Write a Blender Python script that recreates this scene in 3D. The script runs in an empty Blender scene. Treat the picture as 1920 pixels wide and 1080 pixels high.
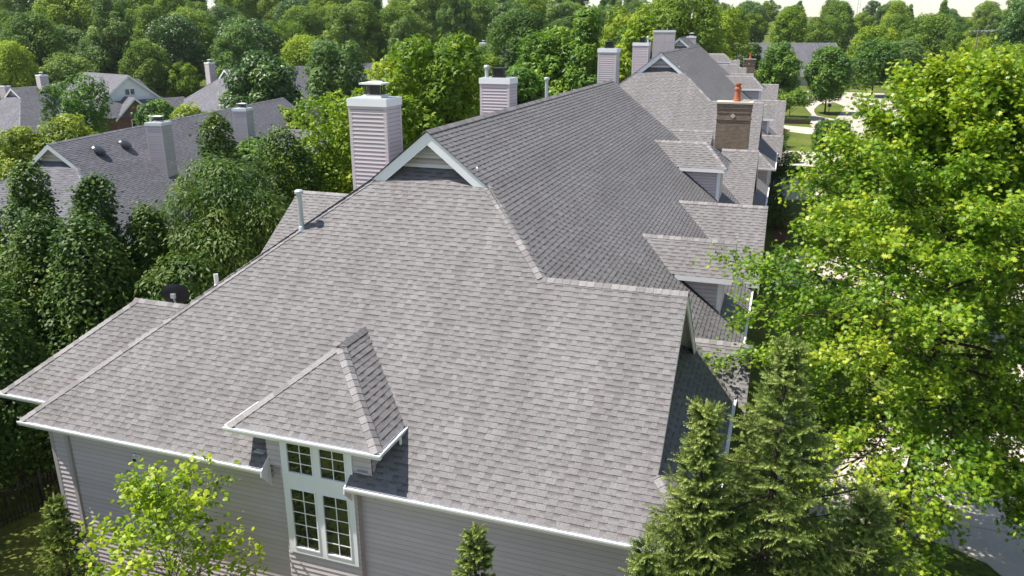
import bpy, math, random
import numpy as np
from mathutils import Vector, Matrix
R = math.radians
sc = bpy.context.scene
col = sc.collection

# ------------------------------------------------------------------ camera, sky, sun, exposure
cam = bpy.data.cameras.new('camera')
camo = bpy.data.objects.new('camera', cam); col.objects.link(camo)
camo.location = (0, 0, 14.5)
camo.rotation_euler = (R(90) - 0.3183, 0, 0.3293)
cam.lens = 36 * 1469.16 / 1920; cam.sensor_width = 36
cam.clip_start = 0.1; cam.clip_end = 6000
sc.camera = camo

SUN = Vector((0.48, 0.132, -0.867)).normalized()          # direction the light travels
w = bpy.data.worlds.new('World'); sc.world = w; w.use_nodes = True
nt = w.node_tree; bg = nt.nodes['Background']
sky = nt.nodes.new('ShaderNodeTexSky'); sky.sky_type = 'NISHITA'; sky.sun_disc = False
sky.sun_elevation = math.asin(-SUN.z); sky.sun_rotation = math.atan2(-SUN.x, -SUN.y)
sky.air_density = 1.0; sky.dust_density = 0.4; sky.ozone_density = 1.0; sky.altitude = 200
hsv = nt.nodes.new('ShaderNodeHueSaturation'); hsv.inputs['Saturation'].default_value = 0.85
nt.links.new(sky.outputs[0], hsv.inputs['Color']); nt.links.new(hsv.outputs[0], bg.inputs[0]); bg.inputs[1].default_value = 0.10
sl = bpy.data.lights.new('sun', 'SUN'); sl.energy = 5.0; sl.angle = R(0.5); sl.color = (1, 0.95, 0.87)
so = bpy.data.objects.new('sun', sl); col.objects.link(so)
so.rotation_euler = SUN.to_track_quat('-Z', 'Y').to_euler(); so.location = (-60, -20, 90)
sc.view_settings.view_transform = 'Standard'; sc.view_settings.look = 'None'
sc.view_settings.exposure = 0.80; sc.view_settings.gamma = 1
sc.cycles.max_bounces = 5; sc.cycles.diffuse_bounces = 3; sc.cycles.transmission_bounces = 3
sc.cycles.transparent_max_bounces = 4

# ------------------------------------------------------------------ materials
def lin(r, g, b):
    f = lambda c: c / 12.92 if c <= 0.04045 else ((c + 0.055) / 1.055) ** 2.4
    return (f(r / 255), f(g / 255), f(b / 255), 1)
class NM:
    def __init__(s, name, rough=0.6, spec=0.3):
        s.m = bpy.data.materials.new(name); s.m.use_nodes = True
        s.t = s.m.node_tree; s.b = s.t.nodes['Principled BSDF']
        s.b.inputs['Roughness'].default_value = rough
        s.b.inputs['Specular IOR Level'].default_value = spec
    def n(s, typ, **kw):
        o = s.t.nodes.new(typ)
        for k, v in kw.items(): setattr(o, k, v)
        return o
    def l(s, a, b): s.t.links.new(a, b)
    def noise(s, scale, detail=3, coord='Object', rough=0.55):
        tc = s.n('ShaderNodeTexCoord'); nz = s.n('ShaderNodeTexNoise')
        nz.inputs['Scale'].default_value = scale; nz.inputs['Detail'].default_value = detail
        nz.inputs['Roughness'].default_value = rough
        s.l(tc.outputs[coord], nz.inputs['Vector']); return nz.outputs['Fac']
    def ramp(s, fac, stops):
        r = s.n('ShaderNodeValToRGB'); e = r.color_ramp.elements
        while len(e) < len(stops): e.new(0.5)
        for i, (p, c) in enumerate(stops): e[i].position = p; e[i].color = c if len(c) == 4 else (*c, 1)
        s.l(fac, r.inputs[0]); return r.outputs[0]
    def mix(s, fac, a, b, mode='MIX'):
        m = s.n('ShaderNodeMix', data_type='RGBA', blend_type=mode)
        for inp, v in ((m.inputs[0], fac), (m.inputs[6], a), (m.inputs[7], b)):
            if hasattr(v, 'is_output') or isinstance(v, bpy.types.NodeSocket): s.l(v, inp)
            elif isinstance(v, (int, float)): inp.default_value = v
            else: inp.default_value = v if len(v) == 4 else (*v, 1)
        return m.outputs[2]
    def math(s, op, a, b=0.0):
        m = s.n('ShaderNodeMath', operation=op)
        for inp, v in ((m.inputs[0], a), (m.inputs[1], b)):
            if isinstance(v, (int, float)): inp.default_value = v
            else: s.l(v, inp)
        return m.outputs[0]
    def attr(s, name):
        a = s.n('ShaderNodeAttribute'); a.attribute_name = name; return a.outputs['Fac']
    def bump(s, h, strength=0.3, dist=0.01):
        b = s.n('ShaderNodeBump'); b.inputs['Strength'].default_value = strength; b.inputs['Distance'].default_value = dist
        s.l(h, b.inputs['Height']); s.l(b.outputs[0], s.b.inputs['Normal'])
    def base(s, c):
        i = s.b.inputs['Base Color']
        if isinstance(c, bpy.types.NodeSocket): s.l(c, i)
        else: i.default_value = c if len(c) == 4 else (*c, 1)
        return s

def plain(name, c, rough=0.5, spec=0.3, var=0.12, scale=3.0, metal=0.0):
    m = NM(name, rough, spec)
    f = m.noise(scale, 4)
    m.base(m.mix(f, tuple(x * (1 - var) for x in c[:3]), tuple(min(1, x * (1 + var)) for x in c[:3])))
    m.b.inputs['Metallic'].default_value = metal
    return m.m

def shingle_mat(name, tint=(1, 1, 1)):
    m = NM(name, 0.85, 0.25)
    tone = m.attr('tone'); rec = m.attr('rec')
    t = lambda c: tuple(c[i] * tint[i] for i in range(3))
    c = m.ramp(tone, [(0, t((0.170, 0.162, 0.164))), (0.5, t((0.189, 0.181, 0.183))), (0.94, t((0.212, 0.203, 0.206))), (1, t((0.270, 0.258, 0.258)))])
    hue = m.attr('hue')
    c = m.mix(m.math('MULTIPLY', hue, 0.4), c, m.mix(1.0, c, (0.94, 0.85, 0.80), 'MULTIPLY'))
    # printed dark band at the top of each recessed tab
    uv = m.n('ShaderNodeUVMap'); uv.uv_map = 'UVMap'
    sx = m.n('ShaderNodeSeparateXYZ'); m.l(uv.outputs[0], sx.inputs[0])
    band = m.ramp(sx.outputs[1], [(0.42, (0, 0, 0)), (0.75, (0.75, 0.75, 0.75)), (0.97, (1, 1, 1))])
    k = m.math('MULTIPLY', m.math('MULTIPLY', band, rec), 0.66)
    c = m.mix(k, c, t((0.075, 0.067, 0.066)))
    g = m.noise(38, 3); c = m.mix(0.75, c, m.ramp(g, [(0.28, (0.62, 0.62, 0.62)), (0.72, (1.32, 1.32, 1.32))]), 'MULTIPLY')
    g2 = m.noise(0.55, 4); c = m.mix(0.6, c, m.ramp(g2, [(0.3, (0.90, 0.89, 0.88)), (0.7, (1.08, 1.07, 1.07))]), 'MULTIPLY')
    # faint weather streaks running down the slope
    tc = m.n('ShaderNodeTexCoord'); mp = m.n('ShaderNodeMapping'); mp.inputs['Scale'].default_value = (1.6, 0.16, 0.16); m.l(tc.outputs['Object'], mp.inputs['Vector'])
    n3 = m.n('ShaderNodeTexNoise'); n3.inputs['Scale'].default_value = 1.0; n3.inputs['Detail'].default_value = 5; m.l(mp.outputs[0], n3.inputs['Vector'])
    c = m.mix(0.8, c, m.ramp(n3.outputs['Fac'], [(0.34, (0.88, 0.87, 0.86)), (0.5, (1, 1, 1)), (0.68, (1.07, 1.07, 1.07))]), 'MULTIPLY')
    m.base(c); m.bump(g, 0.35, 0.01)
    return m.m

def siding_mat(name, c, var=0.05):
    m = NM(name, 0.55, 0.3)
    tone = m.attr('tone')
    cc = m.ramp(tone, [(0, tuple(x * (1 - var) for x in c)), (1, tuple(x * (1 + var) for x in c))])
    f = m.noise(1.3, 4); cc = m.mix(0.5, cc, m.ramp(f, [(0.3, (0.90, 0.89, 0.88)), (0.7, (1.05, 1.04, 1.03))]), 'MULTIPLY')
    # shadow line under each lap, painted as a dark band at the course top
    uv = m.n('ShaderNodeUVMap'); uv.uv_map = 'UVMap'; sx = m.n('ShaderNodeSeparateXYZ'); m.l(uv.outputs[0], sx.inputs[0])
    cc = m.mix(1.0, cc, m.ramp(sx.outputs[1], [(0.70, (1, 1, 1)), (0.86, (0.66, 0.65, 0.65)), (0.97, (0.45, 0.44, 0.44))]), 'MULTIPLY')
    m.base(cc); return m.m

def brick_mat(name, c1, c2, mortar, scale=1.0):
    m = NM(name, 0.85, 0.2)
    uv = m.n('ShaderNodeUVMap'); uv.uv_map = 'UVMap'
    bt = m.n('ShaderNodeTexBrick'); m.l(uv.outputs[0], bt.inputs['Vector'])
    bt.inputs['Scale'].default_value = 1.0; bt.inputs['Brick Width'].default_value = 0.215 * scale
    bt.inputs['Row Height'].default_value = 0.075 * scale; bt.inputs['Mortar Size'].default_value = 0.008 * scale
    bt.inputs['Color1'].default_value = (*c1, 1); bt.inputs['Color2'].default_value = (*c2, 1); bt.inputs['Mortar'].default_value = (*mortar, 1)
    f = m.noise(2.5, 4)
    m.base(m.mix(0.7, bt.outputs['Color'], m.ramp(f, [(0.3, (0.8, 0.8, 0.8)), (0.7, (1.15, 1.15, 1.15))]), 'MULTIPLY'))
    m.bump(bt.outputs['Fac'], 0.4, -0.01); return m.m

def leaf_mat(name, dark, mid, light, trans=0.35, rough=0.5, spec=0.3, objvar=0.0):
    m = NM(name, rough, spec)
    tone = m.attr('tone'); dark, mid, light = [tuple(min(.6, v * 2.2) for v in q) for q in (dark, mid, light)]
    c = m.ramp(tone, [(0, dark), (0.5, mid), (1, light)])
    if objvar:
        oi = m.n('ShaderNodeObjectInfo')
        v = m.ramp(oi.outputs['Random'], [(0, (1 - objvar, 1 - objvar * .75, 1 - objvar * .2)), (0.5, (1, 1, 1)), (1, (1 + objvar * 1.3, 1 + objvar * 0.8, 1 - objvar * .5))])
        c = m.mix(1.0, c, v, 'MULTIPLY')
    m.base(c)
    tr = m.n('ShaderNodeBsdfTranslucent'); m.l(m.mix(1.0, c, (1.25, 1.3, 0.5), 'MULTIPLY'), tr.inputs[0])
    mx = m.n('ShaderNodeMixShader'); mx.inputs[0].default_value = trans
    m.l(m.b.outputs[0], mx.inputs[1]); m.l(tr.outputs[0], mx.inputs[2])
    m.l(mx.outputs[0], m.t.nodes['Material Output'].inputs['Surface'])
    return m.m

M = {}
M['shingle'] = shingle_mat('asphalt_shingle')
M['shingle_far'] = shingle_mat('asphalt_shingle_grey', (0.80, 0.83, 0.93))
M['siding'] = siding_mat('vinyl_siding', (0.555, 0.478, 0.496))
M['siding_plain'] = plain('siding_coloured_board', (0.545, 0.478, 0.492), 0.55, 0.3, 0.05)
M['trim'] = plain('painted_trim', (0.84, 0.82, 0.84), 0.45, 0.4, 0.05)
M['trim_grey'] = plain('corner_board_paint', (0.42, 0.38, 0.385), 0.5, 0.3, 0.05)
M['gutter'] = plain('gutter_aluminium', (0.83, 0.82, 0.83), 0.3, 0.5, 0.04)
M['soffit'] = plain('soffit_paint', (0.6, 0.58, 0.52), 0.6, 0.3, 0.05)
M['galv'] = plain('galvanised_metal', (0.50, 0.53, 0.55), 0.4, 0.5, 0.15, 12, 0.4)
M['white_plastic'] = plain('white_plastic', (0.78, 0.77, 0.73), 0.4, 0.4, 0.04)
M['black_metal'] = plain('black_metal', (0.02, 0.02, 0.022), 0.45, 0.4, 0.3)
M['dark_mesh'] = plain('dark_wire_mesh', (0.05, 0.045, 0.04), 0.5, 0.4, 0.3, 20)
M['flash'] = plain('roof_flashing', (0.06, 0.055, 0.055), 0.6, 0.3, 0.3)
M['terracotta'] = plain('terracotta', (0.42, 0.13, 0.06), 0.7, 0.2, 0.2, 6)
M['stone'] = plain('limestone_cap', (0.52, 0.47, 0.40), 0.8, 0.2, 0.12, 6)
M['brick_tan'] = brick_mat('tan_brick', (0.15, 0.10, 0.072), (0.235, 0.165, 0.118), (0.29, 0.25, 0.20))
M['brick_red'] = brick_mat('red_brick', (0.16, 0.065, 0.05), (0.20, 0.085, 0.065), (0.22, 0.15, 0.13))
M['bark'] = plain('bark', (0.075, 0.058, 0.045), 0.9, 0.1, 0.5, 9)
M['bark_grey'] = plain('grey_bark', (0.16, 0.14, 0.12), 0.9, 0.1, 0.4, 9)
M['glass'] = NM('window_glass', 0.03, 0.9).base((0.012, 0.016, 0.014)).m
M['interior'] = plain('dark_room', (0.02, 0.02, 0.02))
M['mulch'] = plain('mulch', (0.13, 0.065, 0.04), 0.95, 0.1, 0.5, 8)
M['wood'] = plain('weathered_wood', (0.20, 0.17, 0.14), 0.85, 0.2, 0.3, 4)
M['red_flower'] = plain('red_brown_leaves', (0.10, 0.03, 0.03), 0.8, 0.1, 0.4, 9)

def grass_mat():
    m = NM('lawn', 0.9, 0.1)
    a = m.noise(0.12, 5); b = m.noise(6.0, 4)
    c = m.ramp(a, [(0.3, (0.062, 0.092, 0.018)), (0.5, (0.095, 0.125, 0.025)), (0.7, (0.15, 0.16, 0.038))])
    c = m.mix(0.8, c, m.ramp(b, [(0.3, (0.55, 0.6, 0.5)), (0.7, (1.4, 1.35, 1.3))]), 'MULTIPLY')
    # mowing stripes running across the lawns
    tc = m.n('ShaderNodeTexCoord'); wv = m.n('ShaderNodeTexWave', bands_direction='DIAGONAL')
    wv.inputs['Scale'].default_value = 0.28; m.l(tc.outputs['Object'], wv.inputs['Vector'])
    c = m.mix(0.35, c, m.ramp(wv.outputs['Fac'], [(0.45, (0.82, 0.85, 0.8)), (0.55, (1.15, 1.12, 1.1))]), 'MULTIPLY')
    m.base(c); m.bump(b, 0.6, 0.05); return m.m
M['grass'] = grass_mat()
def concrete_mat(name, c, joints=2.0):
    m = NM(name, 0.85, 0.2)
    a = m.noise(0.5, 5); b = m.noise(9.0, 4)
    cc = m.mix(0.8, c, m.ramp(a, [(0.3, (0.84, 0.84, 0.85)), (0.7, (1.1, 1.09, 1.07))]), 'MULTIPLY')
    cc = m.mix(0.5, cc, m.ramp(b, [(0.3, (0.85, 0.85, 0.85)), (0.7, (1.12, 1.12, 1.12))]), 'MULTIPLY')
    tc = m.n('ShaderNodeTexCoord'); bt = m.n('ShaderNodeTexBrick'); m.l(tc.outputs['Object'], bt.inputs['Vector'])
    bt.offset = 0; bt.inputs['Scale'].default_value = 1; bt.inputs['Brick Width'].default_value = joints; bt.inputs['Row Height'].default_value = joints
    bt.inputs['Mortar Size'].default_value = 0.02
    m.base(m.mix(m.math('MULTIPLY', bt.outputs['Fac'], 0.55), cc, (0.09, 0.085, 0.075))); return m.m
M['concrete'] = concrete_mat('concrete_drive', (0.52, 0.455, 0.385), 3.0)
M['street'] = concrete_mat('concrete_street', (0.44, 0.39, 0.335), 4.0)
M['walk'] = concrete_mat('concrete_walk', (0.47, 0.42, 0.36), 1.5)

# ------------------------------------------------------------------ mesh helpers
def link(name, me, parent=None, loc=None):
    o = bpy.data.objects.new(name, me); col.objects.link(o)
    if parent is not None: o.parent = parent
    if loc is not None: o.location = loc
    return o
def tag(o, label=None, cat=None, group=None, kind=None):
    if label: o['label'] = label
    if cat: o['category'] = cat
    if group: o['group'] = group
    if kind: o['kind'] = kind
    return o
def thing(name, label, cat, loc=(0, 0, 0), rz=0, group=None):
    o = bpy.data.objects.new(name, None); col.objects.link(o)
    o.location = loc; o.rotation_euler = (0, 0, rz); o.empty_display_size = 0.3
    return tag(o, label, cat, group)
SKIP = set()
def dup(root, loc, rz=None, label=None, scale=None):
    r = root.copy(); col.objects.link(r); r.location = loc
    if rz is not None: r.rotation_euler = (0, 0, rz)
    if label: r['label'] = label
    if scale is not None: r.scale = scale
    for ch in list(root.children):
        if ch.name in SKIP: continue
        c = ch.copy(); col.objects.link(c); c.parent = r
        for g in list(ch.children):
            d = g.copy(); col.objects.link(d); d.parent = c
    return r

class MB:
    def __init__(s): s.v = []; s.f = []; s.uv = []; s.tone = []; s.rec = []; s.hue = []
    def face(s, pts, tone=0.5, rec=0.0, hue=0.0, uv=None):
        i = len(s.v); s.v += [tuple(p) for p in pts]; s.f.append(tuple(range(i, i + len(pts))))
        s.uv += uv if uv else [(0.0, 0.0)] * len(pts); s.tone.append(tone); s.rec.append(rec); s.hue.append(hue)
    def prism(s, poly, d, tone=0.5):
        """closed polygon extruded by the vector d"""
        a = [Vector(p) for p in poly]; d = Vector(d); b = [p + d for p in a]
        s.face(a[::-1], tone); s.face(b, tone)
        for i in range(len(a)):
            j = (i + 1) % len(a); s.face([a[i], a[j], b[j], b[i]], tone)
    def box(s, lo, hi, tone=0.5, uvm=False):
        x0, y0, z0 = lo; x1, y1, z1 = hi
        q = [([(x0, y0, z0), (x1, y0, z0), (x1, y0, z1), (x0, y0, z1)], 0), ([(x1, y1, z0), (x0, y1, z0), (x0, y1, z1), (x1, y1, z1)], 0),
             ([(x0, y1, z0), (x0, y0, z0), (x0, y0, z1), (x0, y1, z1)], 1), ([(x1, y0, z0), (x1, y1, z0), (x1, y1, z1), (x1, y0, z1)], 1),
             ([(x0, y0, z1), (x1, y0, z1), (x1, y1, z1), (x0, y1, z1)], 2), ([(x0, y1, z0), (x1, y1, z0), (x1, y0, z0), (x0, y0, z0)], 2)]
        for pts, ax in q:
            uv = [((p[0], p[2]) if ax == 0 else (p[1], p[2]) if ax == 1 else (p[0], p[1])) for p in pts]
            s.face(pts, tone, uv=uv)
    def tube(s, pts, rad, sides=8, cap=True, tone=0.5):
        pts = [Vector(p) for p in pts]; rings = []
        if not hasattr(rad, '__len__'): rad = [rad] * len(pts)
        for i, p in enumerate(pts):
            t = (pts[min(i + 1, len(pts) - 1)] - pts[max(i - 1, 0)]).normalized()
            a = t.orthogonal().normalized() if i == 0 else (a - t * a.dot(t)).normalized()
            b = t.cross(a)
            rings.append([p + (a * math.cos(k * 2 * math.pi / sides) + b * math.sin(k * 2 * math.pi / sides)) * rad[i] for k in range(sides)])
        for i in range(len(rings) - 1):
            for k in range(sides):
                j = (k + 1) % sides; s.face([rings[i][k], rings[i][j], rings[i + 1][j], rings[i + 1][k]], tone)
        if cap: s.face(rings[0][::-1], tone); s.face(rings[-1], tone)
    def lathe(s, prof, c=(0, 0, 0), sides=16, tone=0.5):
        r = [[(c[0] + q * math.cos(k * 2 * math.pi / sides), c[1] + q * math.sin(k * 2 * math.pi / sides), c[2] + z) for k in range(sides)] for q, z in prof]
        for i in range(len(r) - 1):
            for k in range(sides):
                j = (k + 1) % sides; s.face([r[i][k], r[i][j], r[i + 1][j], r[i + 1][k]], tone)
        s.face(r[0][::-1], tone); s.face(r[-1], tone)
    def build(s, name, mat, parent=None, loc=None, smooth=False):
        me = bpy.data.meshes.new(name); me.from_pydata(s.v, [], s.f)
        ul = me.uv_layers.new(name='UVMap'); ul.data.foreach_set('uv', np.array(s.uv, np.float32).ravel())
        for nm, dat in (('tone', s.tone), ('rec', s.rec), ('hue', s.hue)):
            at = me.attributes.new(nm, 'FLOAT', 'FACE'); at.data.foreach_set('value', np.array(dat, np.float32))
        me.materials.append(mat)
        if smooth: me.polygons.foreach_set('use_smooth', [True] * len(me.polygons))
        me.update(); return link(name, me, parent, loc)

def clip(poly, ax, val, keep_ge):
    out = []; n = len(poly)
    for i in range(n):
        a, b = poly[i], poly[(i + 1) % n]
        da = (a[ax] - val) if keep_ge else (val - a[ax]); db = (b[ax] - val) if keep_ge else (val - b[ax])
        if da >= 0: out.append(a)
        if (da > 0 and db < 0) or (da < 0 and db > 0):
            t = da / (da - db); out.append((a[0] + (b[0] - a[0]) * t, a[1] + (b[1] - a[1]) * t))
    return out

def course_plane(mb, poly, e=0.143, tabs=None, lift=(0.007, 0.014), seed=0, face=None, vbase=None):
    """a sloping or upright plane laid in overlapping courses: shingles (tabs given) or siding boards"""
    rnd = random.Random(seed)
    P = [Vector(p) for p in poly]; n = Vector((0, 0, 0))
    for i in range(len(P)):
        a, b = P[i], P[(i + 1) % len(P)]; n += Vector(((a.y - b.y) * (a.z + b.z), (a.z - b.z) * (a.x + b.x), (a.x - b.x) * (a.y + b.y)))
    n.normalize()
    if face is not None:
        if n.dot(Vector(face)) < 0: n = -n
    elif n.z < 0: n = -n
    V = (Vector((0, 0, 1)) - n * n.z).normalized(); U = V.cross(n)
    o = P[0]; q = [((p - o).dot(U), (p - o).dot(V)) for p in P]
    vmin = min(a[1] for a in q) if vbase is None else vbase; vmax = max(a[1] for a in q)
    k = 0
    while vmin + k * e < vmax - 1e-4:
        v0, v1 = vmin + k * e, vmin + (k + 1) * e
        st = clip(clip(q, 1, v0, True), 1, v1, False); k += 1
        if len(st) < 3: continue
        u0 = min(a[0] for a in st); u1 = max(a[0] for a in st)
        if tabs: 
            cuts = [u0 - rnd.uniform(0, tabs[1])]; 
            while cuts[-1] < u1: cuts.append(cuts[-1] + rnd.uniform(*tabs))
            run = 0.5; rec = rnd.random() < 0.5
        else: cuts = [u0 - 0.1, u1 + 0.1]
        base_t = rnd.random()
        for c0, c1 in zip(cuts[:-1], cuts[1:]):
            cell = st if not tabs else clip(clip(st, 0, c0, True), 0, c1, False)
            if tabs:
                rec = (not rec) if rnd.random() < 0.86 else rec
                lf = lift[0] if rec else lift[1]; tone = min(0.93, max(0, rnd.gauss(0.52, 0.22))); hue = rnd.random() ** 2
            else: lf = lift[1]; tone = base_t; hue = 0; rec = False
            if len(cell) < 3: continue
            pos = [o + U * a[0] + V * a[1] + n * (lf * (1 - (a[1] - v0) / e) + 0.001) for a in cell]
            mb.face(pos, tone, 1.0 if rec else 0.0, hue, [(a[0], (a[1] - v0) / e) for a in cell])
            low = [a[0] for a in cell if abs(a[1] - v0) < 1e-5]
            if len(low) >= 2 and max(low) - min(low) > 1e-4:
                a, b = o + U * min(low) + V * v0, o + U * max(low) + V * v0
                mb.face([a - n * 0.002, b - n * 0.002, b + n * (lf + 0.001), a + n * (lf + 0.001)], tone * 0.6, 1.0 if tabs else 0.0, hue, [(0, 1)] * 4)
SH = dict(tabs=(0.11, 0.24))
def ridge_caps(mb, p0, p1, d0, d1, wdt=0.15, e=0.2, seed=1):
    """row of bent cap shingles from p0 (low) to p1; d0,d1 point down the two slopes"""
    rnd = random.Random(seed); p0, p1 = Vector(p0), Vector(p1); L = (p1 - p0).length; t = (p1 - p0) / L
    D = [Vector(d) for d in (d0, d1)]; D = [(d - t * d.dot(t)).normalized() for d in D]
    up = -(D[0] + D[1]); up = up.normalized() if up.length > 1e-3 else Vector((0, 0, 1))
    if up.z < 0: up = -up
    i = 0
    while i * e < L - 0.02:
        a = p0 + t * (i * e); b = p0 + t * min(L, (i + 1) * e); i += 1
        tone = min(1.6, max(0.4, rnd.gauss(0.95, 0.28))); hue = rnd.random() ** 2
        for d in D:
            n2 = up
            q = [a + n2 * 0.034, b + n2 * 0.022, b + d * wdt + n2 * 0.022, a + d * wdt + n2 * 0.034]
            mb.face(q, tone, 0, hue)
            mb.face([q[3], q[2], q[2] - n2 * 0.03, q[3] - n2 * 0.03], tone * 0.5, 0, hue)
            mb.face([q[0], q[3], q[3] - n2 * 0.034, q[0] - n2 * 0.034], tone * 0.5, 0, hue)

GP = [(0, 0), (0, -0.13), (0.085, -0.13), (0.125, -0.045), (0.125, 0.0), (0.108, 0.0), (0.108, -0.03), (0.018, -0.03), (0.018, 0)]
def gutter(mb, a, b, out):
    a, b, out = Vector(a), Vector(b), Vector(out)
    mb.prism([a + out * q + Vector((0, 0, z)) for q, z in GP], b - a)
def board(mb, a, b, h, t, out):
    """plank whose top edge runs a-b, h deep (down), t thick towards out"""
    a, b, out = Vector(a), Vector(b), Vector(out); dn = Vector((0, 0, -h))
    mb.prism([a, a + dn, a + dn + out * t, a + out * t], b - a)
def slopeboard(mb, a, b, h, t, out):
    a, b, out = Vector(a), Vector(b), Vector(out); d = (b - a).normalized(); dn = Vector((0, 0, -h / max(.3, math.hypot(d.x, d.y))))
    mb.prism([a, a + dn, a + dn + out * t, a + out * t], b - a)

# ------------------------------------------------------------------ terrain and paving
def ss(t): t = np.clip(t, 0, 1); return t * t * (3 - 2 * t)
def ground(x, y):
    x = np.asarray(x, float); y = np.asarray(y, float)
    az = np.arctan2(x, np.maximum(y, 1e-3)); r = np.hypot(x, y)
    west = -5.0 * ss((-x - 21) / 22) * (1 - 0.5 * ss((y - 150) / 60))
    k = 0.118 - 0.065 * ss((az + 0.35) / 0.45)
    hill = np.maximum(0, r - 175 - 90 * ss((az + 0.30) / 0.2)) * k * (y > 0)
    return west + np.minimum(hill, 24)
def gz(x, y): return float(ground(x, y))
xs = np.unique(np.concatenate([np.arange(-80, 60, 2.5), np.linspace(-900, -80, 45), np.linspace(60, 700, 36)]))
ys = np.unique(np.concatenate([np.arange(-10, 160, 2.5), np.linspace(-500, -10, 26), np.linspace(160, 1500, 60)]))
GX, GY = np.meshgrid(xs, ys); GZ = ground(GX, GY)
nx, ny = len(xs), len(ys)
me = bpy.data.meshes.new('ground')
idx = np.arange(nx * ny).reshape(ny, nx)
me.from_pydata(np.stack([GX.ravel(), GY.ravel(), GZ.ravel()], 1).tolist(), [], np.stack([idx[:-1, :-1], idx[:-1, 1:], idx[1:, 1:], idx[1:, :-1]], -1).reshape(-1, 4).tolist())
me.materials.append(M['grass']); me.polygons.foreach_set('use_smooth', [True] * len(me.polygons))
tag(link('ground', me), kind='structure')

def sheet(name, pts, z, mat, th=0.03):
    mb = MB(); mb.prism([(x, y, z - th) for x, y in pts], (0, 0, th)); return tag(mb.build(name, mat), kind='structure')
sheet('street', [(10.7, -60), (19.5, -60), (19.0, 118), (19.5, 150), (21, 188), (22, 212), (3, 214), (-14, 211), (-14, 193), (3, 188), (9.6, 182), (11.2, 172), (9.5, 157), (8.2, 146), (9.0, 138), (10.2, 122), (10.7, 112)], 0.02, M['street'])
sheet('driveway', [(1.0, 22.9), (4.6, 23.0), (5.8, 22.75), (6.75, 22.2), (8.0, 20.0), (8.9, 15), (9.4, 6), (10.7, 2), (10.7, 34), (9.6, 31.2), (1.0, 30.4)], 0.026, M['concrete'])
sheet('driveway', [(0.6, 47.6), (10.7, 46.4), (10.7, 56.2), (0.6, 54.6)], 0.026, M['concrete'])
sheet('driveway', [(-0.4, 72.8), (10.7, 78.2), (10.7, 88), (-0.4, 85.2)], 0.026, M['concrete'])
sheet('driveway', [(-1.2, 92.8), (10.7, 90.2), (10.7, 104.6), (-1.2, 105.4)], 0.026, M['concrete'])
sheet('mulch_bed', [(-17.3, 10.6), (-12, 10.0), (-5, 9.9), (1.2, 10.2), (1.6, 13.2), (-0.9, 13.35), (-17.3, 13.35)], 0.03, M['mulch'])  # unseen bed, added to cut the lawn's green bounce onto the front wall
sheet('walkway', [(0.1, 55.4), (1.0, 55.4), (1.0, 72.6), (0.1, 72.6)], 0.026, M['mulch'])
sheet('footpath', [(-1.6, 128.3), (3.4, 123.6), (6.6, 124.3), (5.7, 142.0), (6.2, 146.4), (9.0, 143.5), (8.2, 146.3), (5.4, 151.5), (5.1, 158), (5.2, 164.5), (6.6, 176.6), (9.5, 181.6), (9.2, 184.4), (5.0, 183.2), (3.6, 169.5), (4.2, 159), (4.6, 153.2), (3.3, 144), (4.4, 132), (-1.4, 135.0)], 0.032, M['walk'])

# ------------------------------------------------------------------ the near townhouse and its twins along the row
yf, ze, m_, me_, xL, xr, xE, tg = 12.987, 5.005, 0.8176, 0.8, -17.764, -9.156, -0.548, 6.717
kk = m_ / me_; rz_ = ze + me_ * (xr - xL)
SP = lambda x, t: (x, yf + t, ze + m_ * t)
EZ = lambda x: rz_ - me_ * abs(x - xr)
EX = lambda z: xr + (rz_ - z) / me_
WX = lambda z: xr - (rz_ - z) / me_
BASE = Vector((-9.156, 13.4, 0))

def window(parent, x0, x1, y, lights, z0, z1, casing=0.09):
    """lights: list of (x0,x1,z0,z1,cols,rows); casing fills everything between"""
    f = MB()
    xsx = sorted({x0, x1} | {l[0] for l in lights} | {l[1] for l in lights}); zsx = sorted({z0, z1} | {l[2] for l in lights} | {l[3] for l in lights})
    for a, b in zip(xsx[:-1], xsx[1:]):
        for c, d in zip(zsx[:-1], zsx[1:]):
            cx, cz = (a + b) / 2, (c + d) / 2
            if any(l[0] < cx < l[1] and l[2] < cz < l[3] for l in lights): continue
            f.box((a, y - 0.055, c), (b, y, d))
    for l in lights:                                     # sash rails and muntins
        s = 0.035
        f.box((l[0], y - 0.07, l[2]), (l[0] + s, y - 0.02, l[3])); f.box((l[1] - s, y - 0.07, l[2]), (l[1], y - 0.02, l[3]))
        f.box((l[0] + s, y - 0.07, l[2]), (l[1] - s, y - 0.02, l[2] + s)); f.box((l[0] + s, y - 0.07, l[3] - s), (l[1] - s, y - 0.02, l[3]))
        for i in range(1, l[4]):
            xx = l[0] + (l[1] - l[0]) * i / l[4]; f.box((xx - 0.011, y - 0.037, l[2] + s), (xx + 0.011, y - 0.02, l[3] - s))
        for i in range(1, l[5]):
            zz = l[2] + (l[3] - l[2]) * i / l[5]; f.box((l[0] + s, y - 0.035, zz - 0.011), (l[1] - s, y - 0.021, zz + 0.011))
    fo = f.build('window', M['trim'], parent, -BASE)
    for l in lights:
        g = MB(); g.box((l[0] + 0.02, y - 0.028, l[2] + 0.02), (l[1] - 0.02, y - 0.012, l[3] - 0.02))
        g.build('pane', M['glass'], fo)
    return fo

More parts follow.
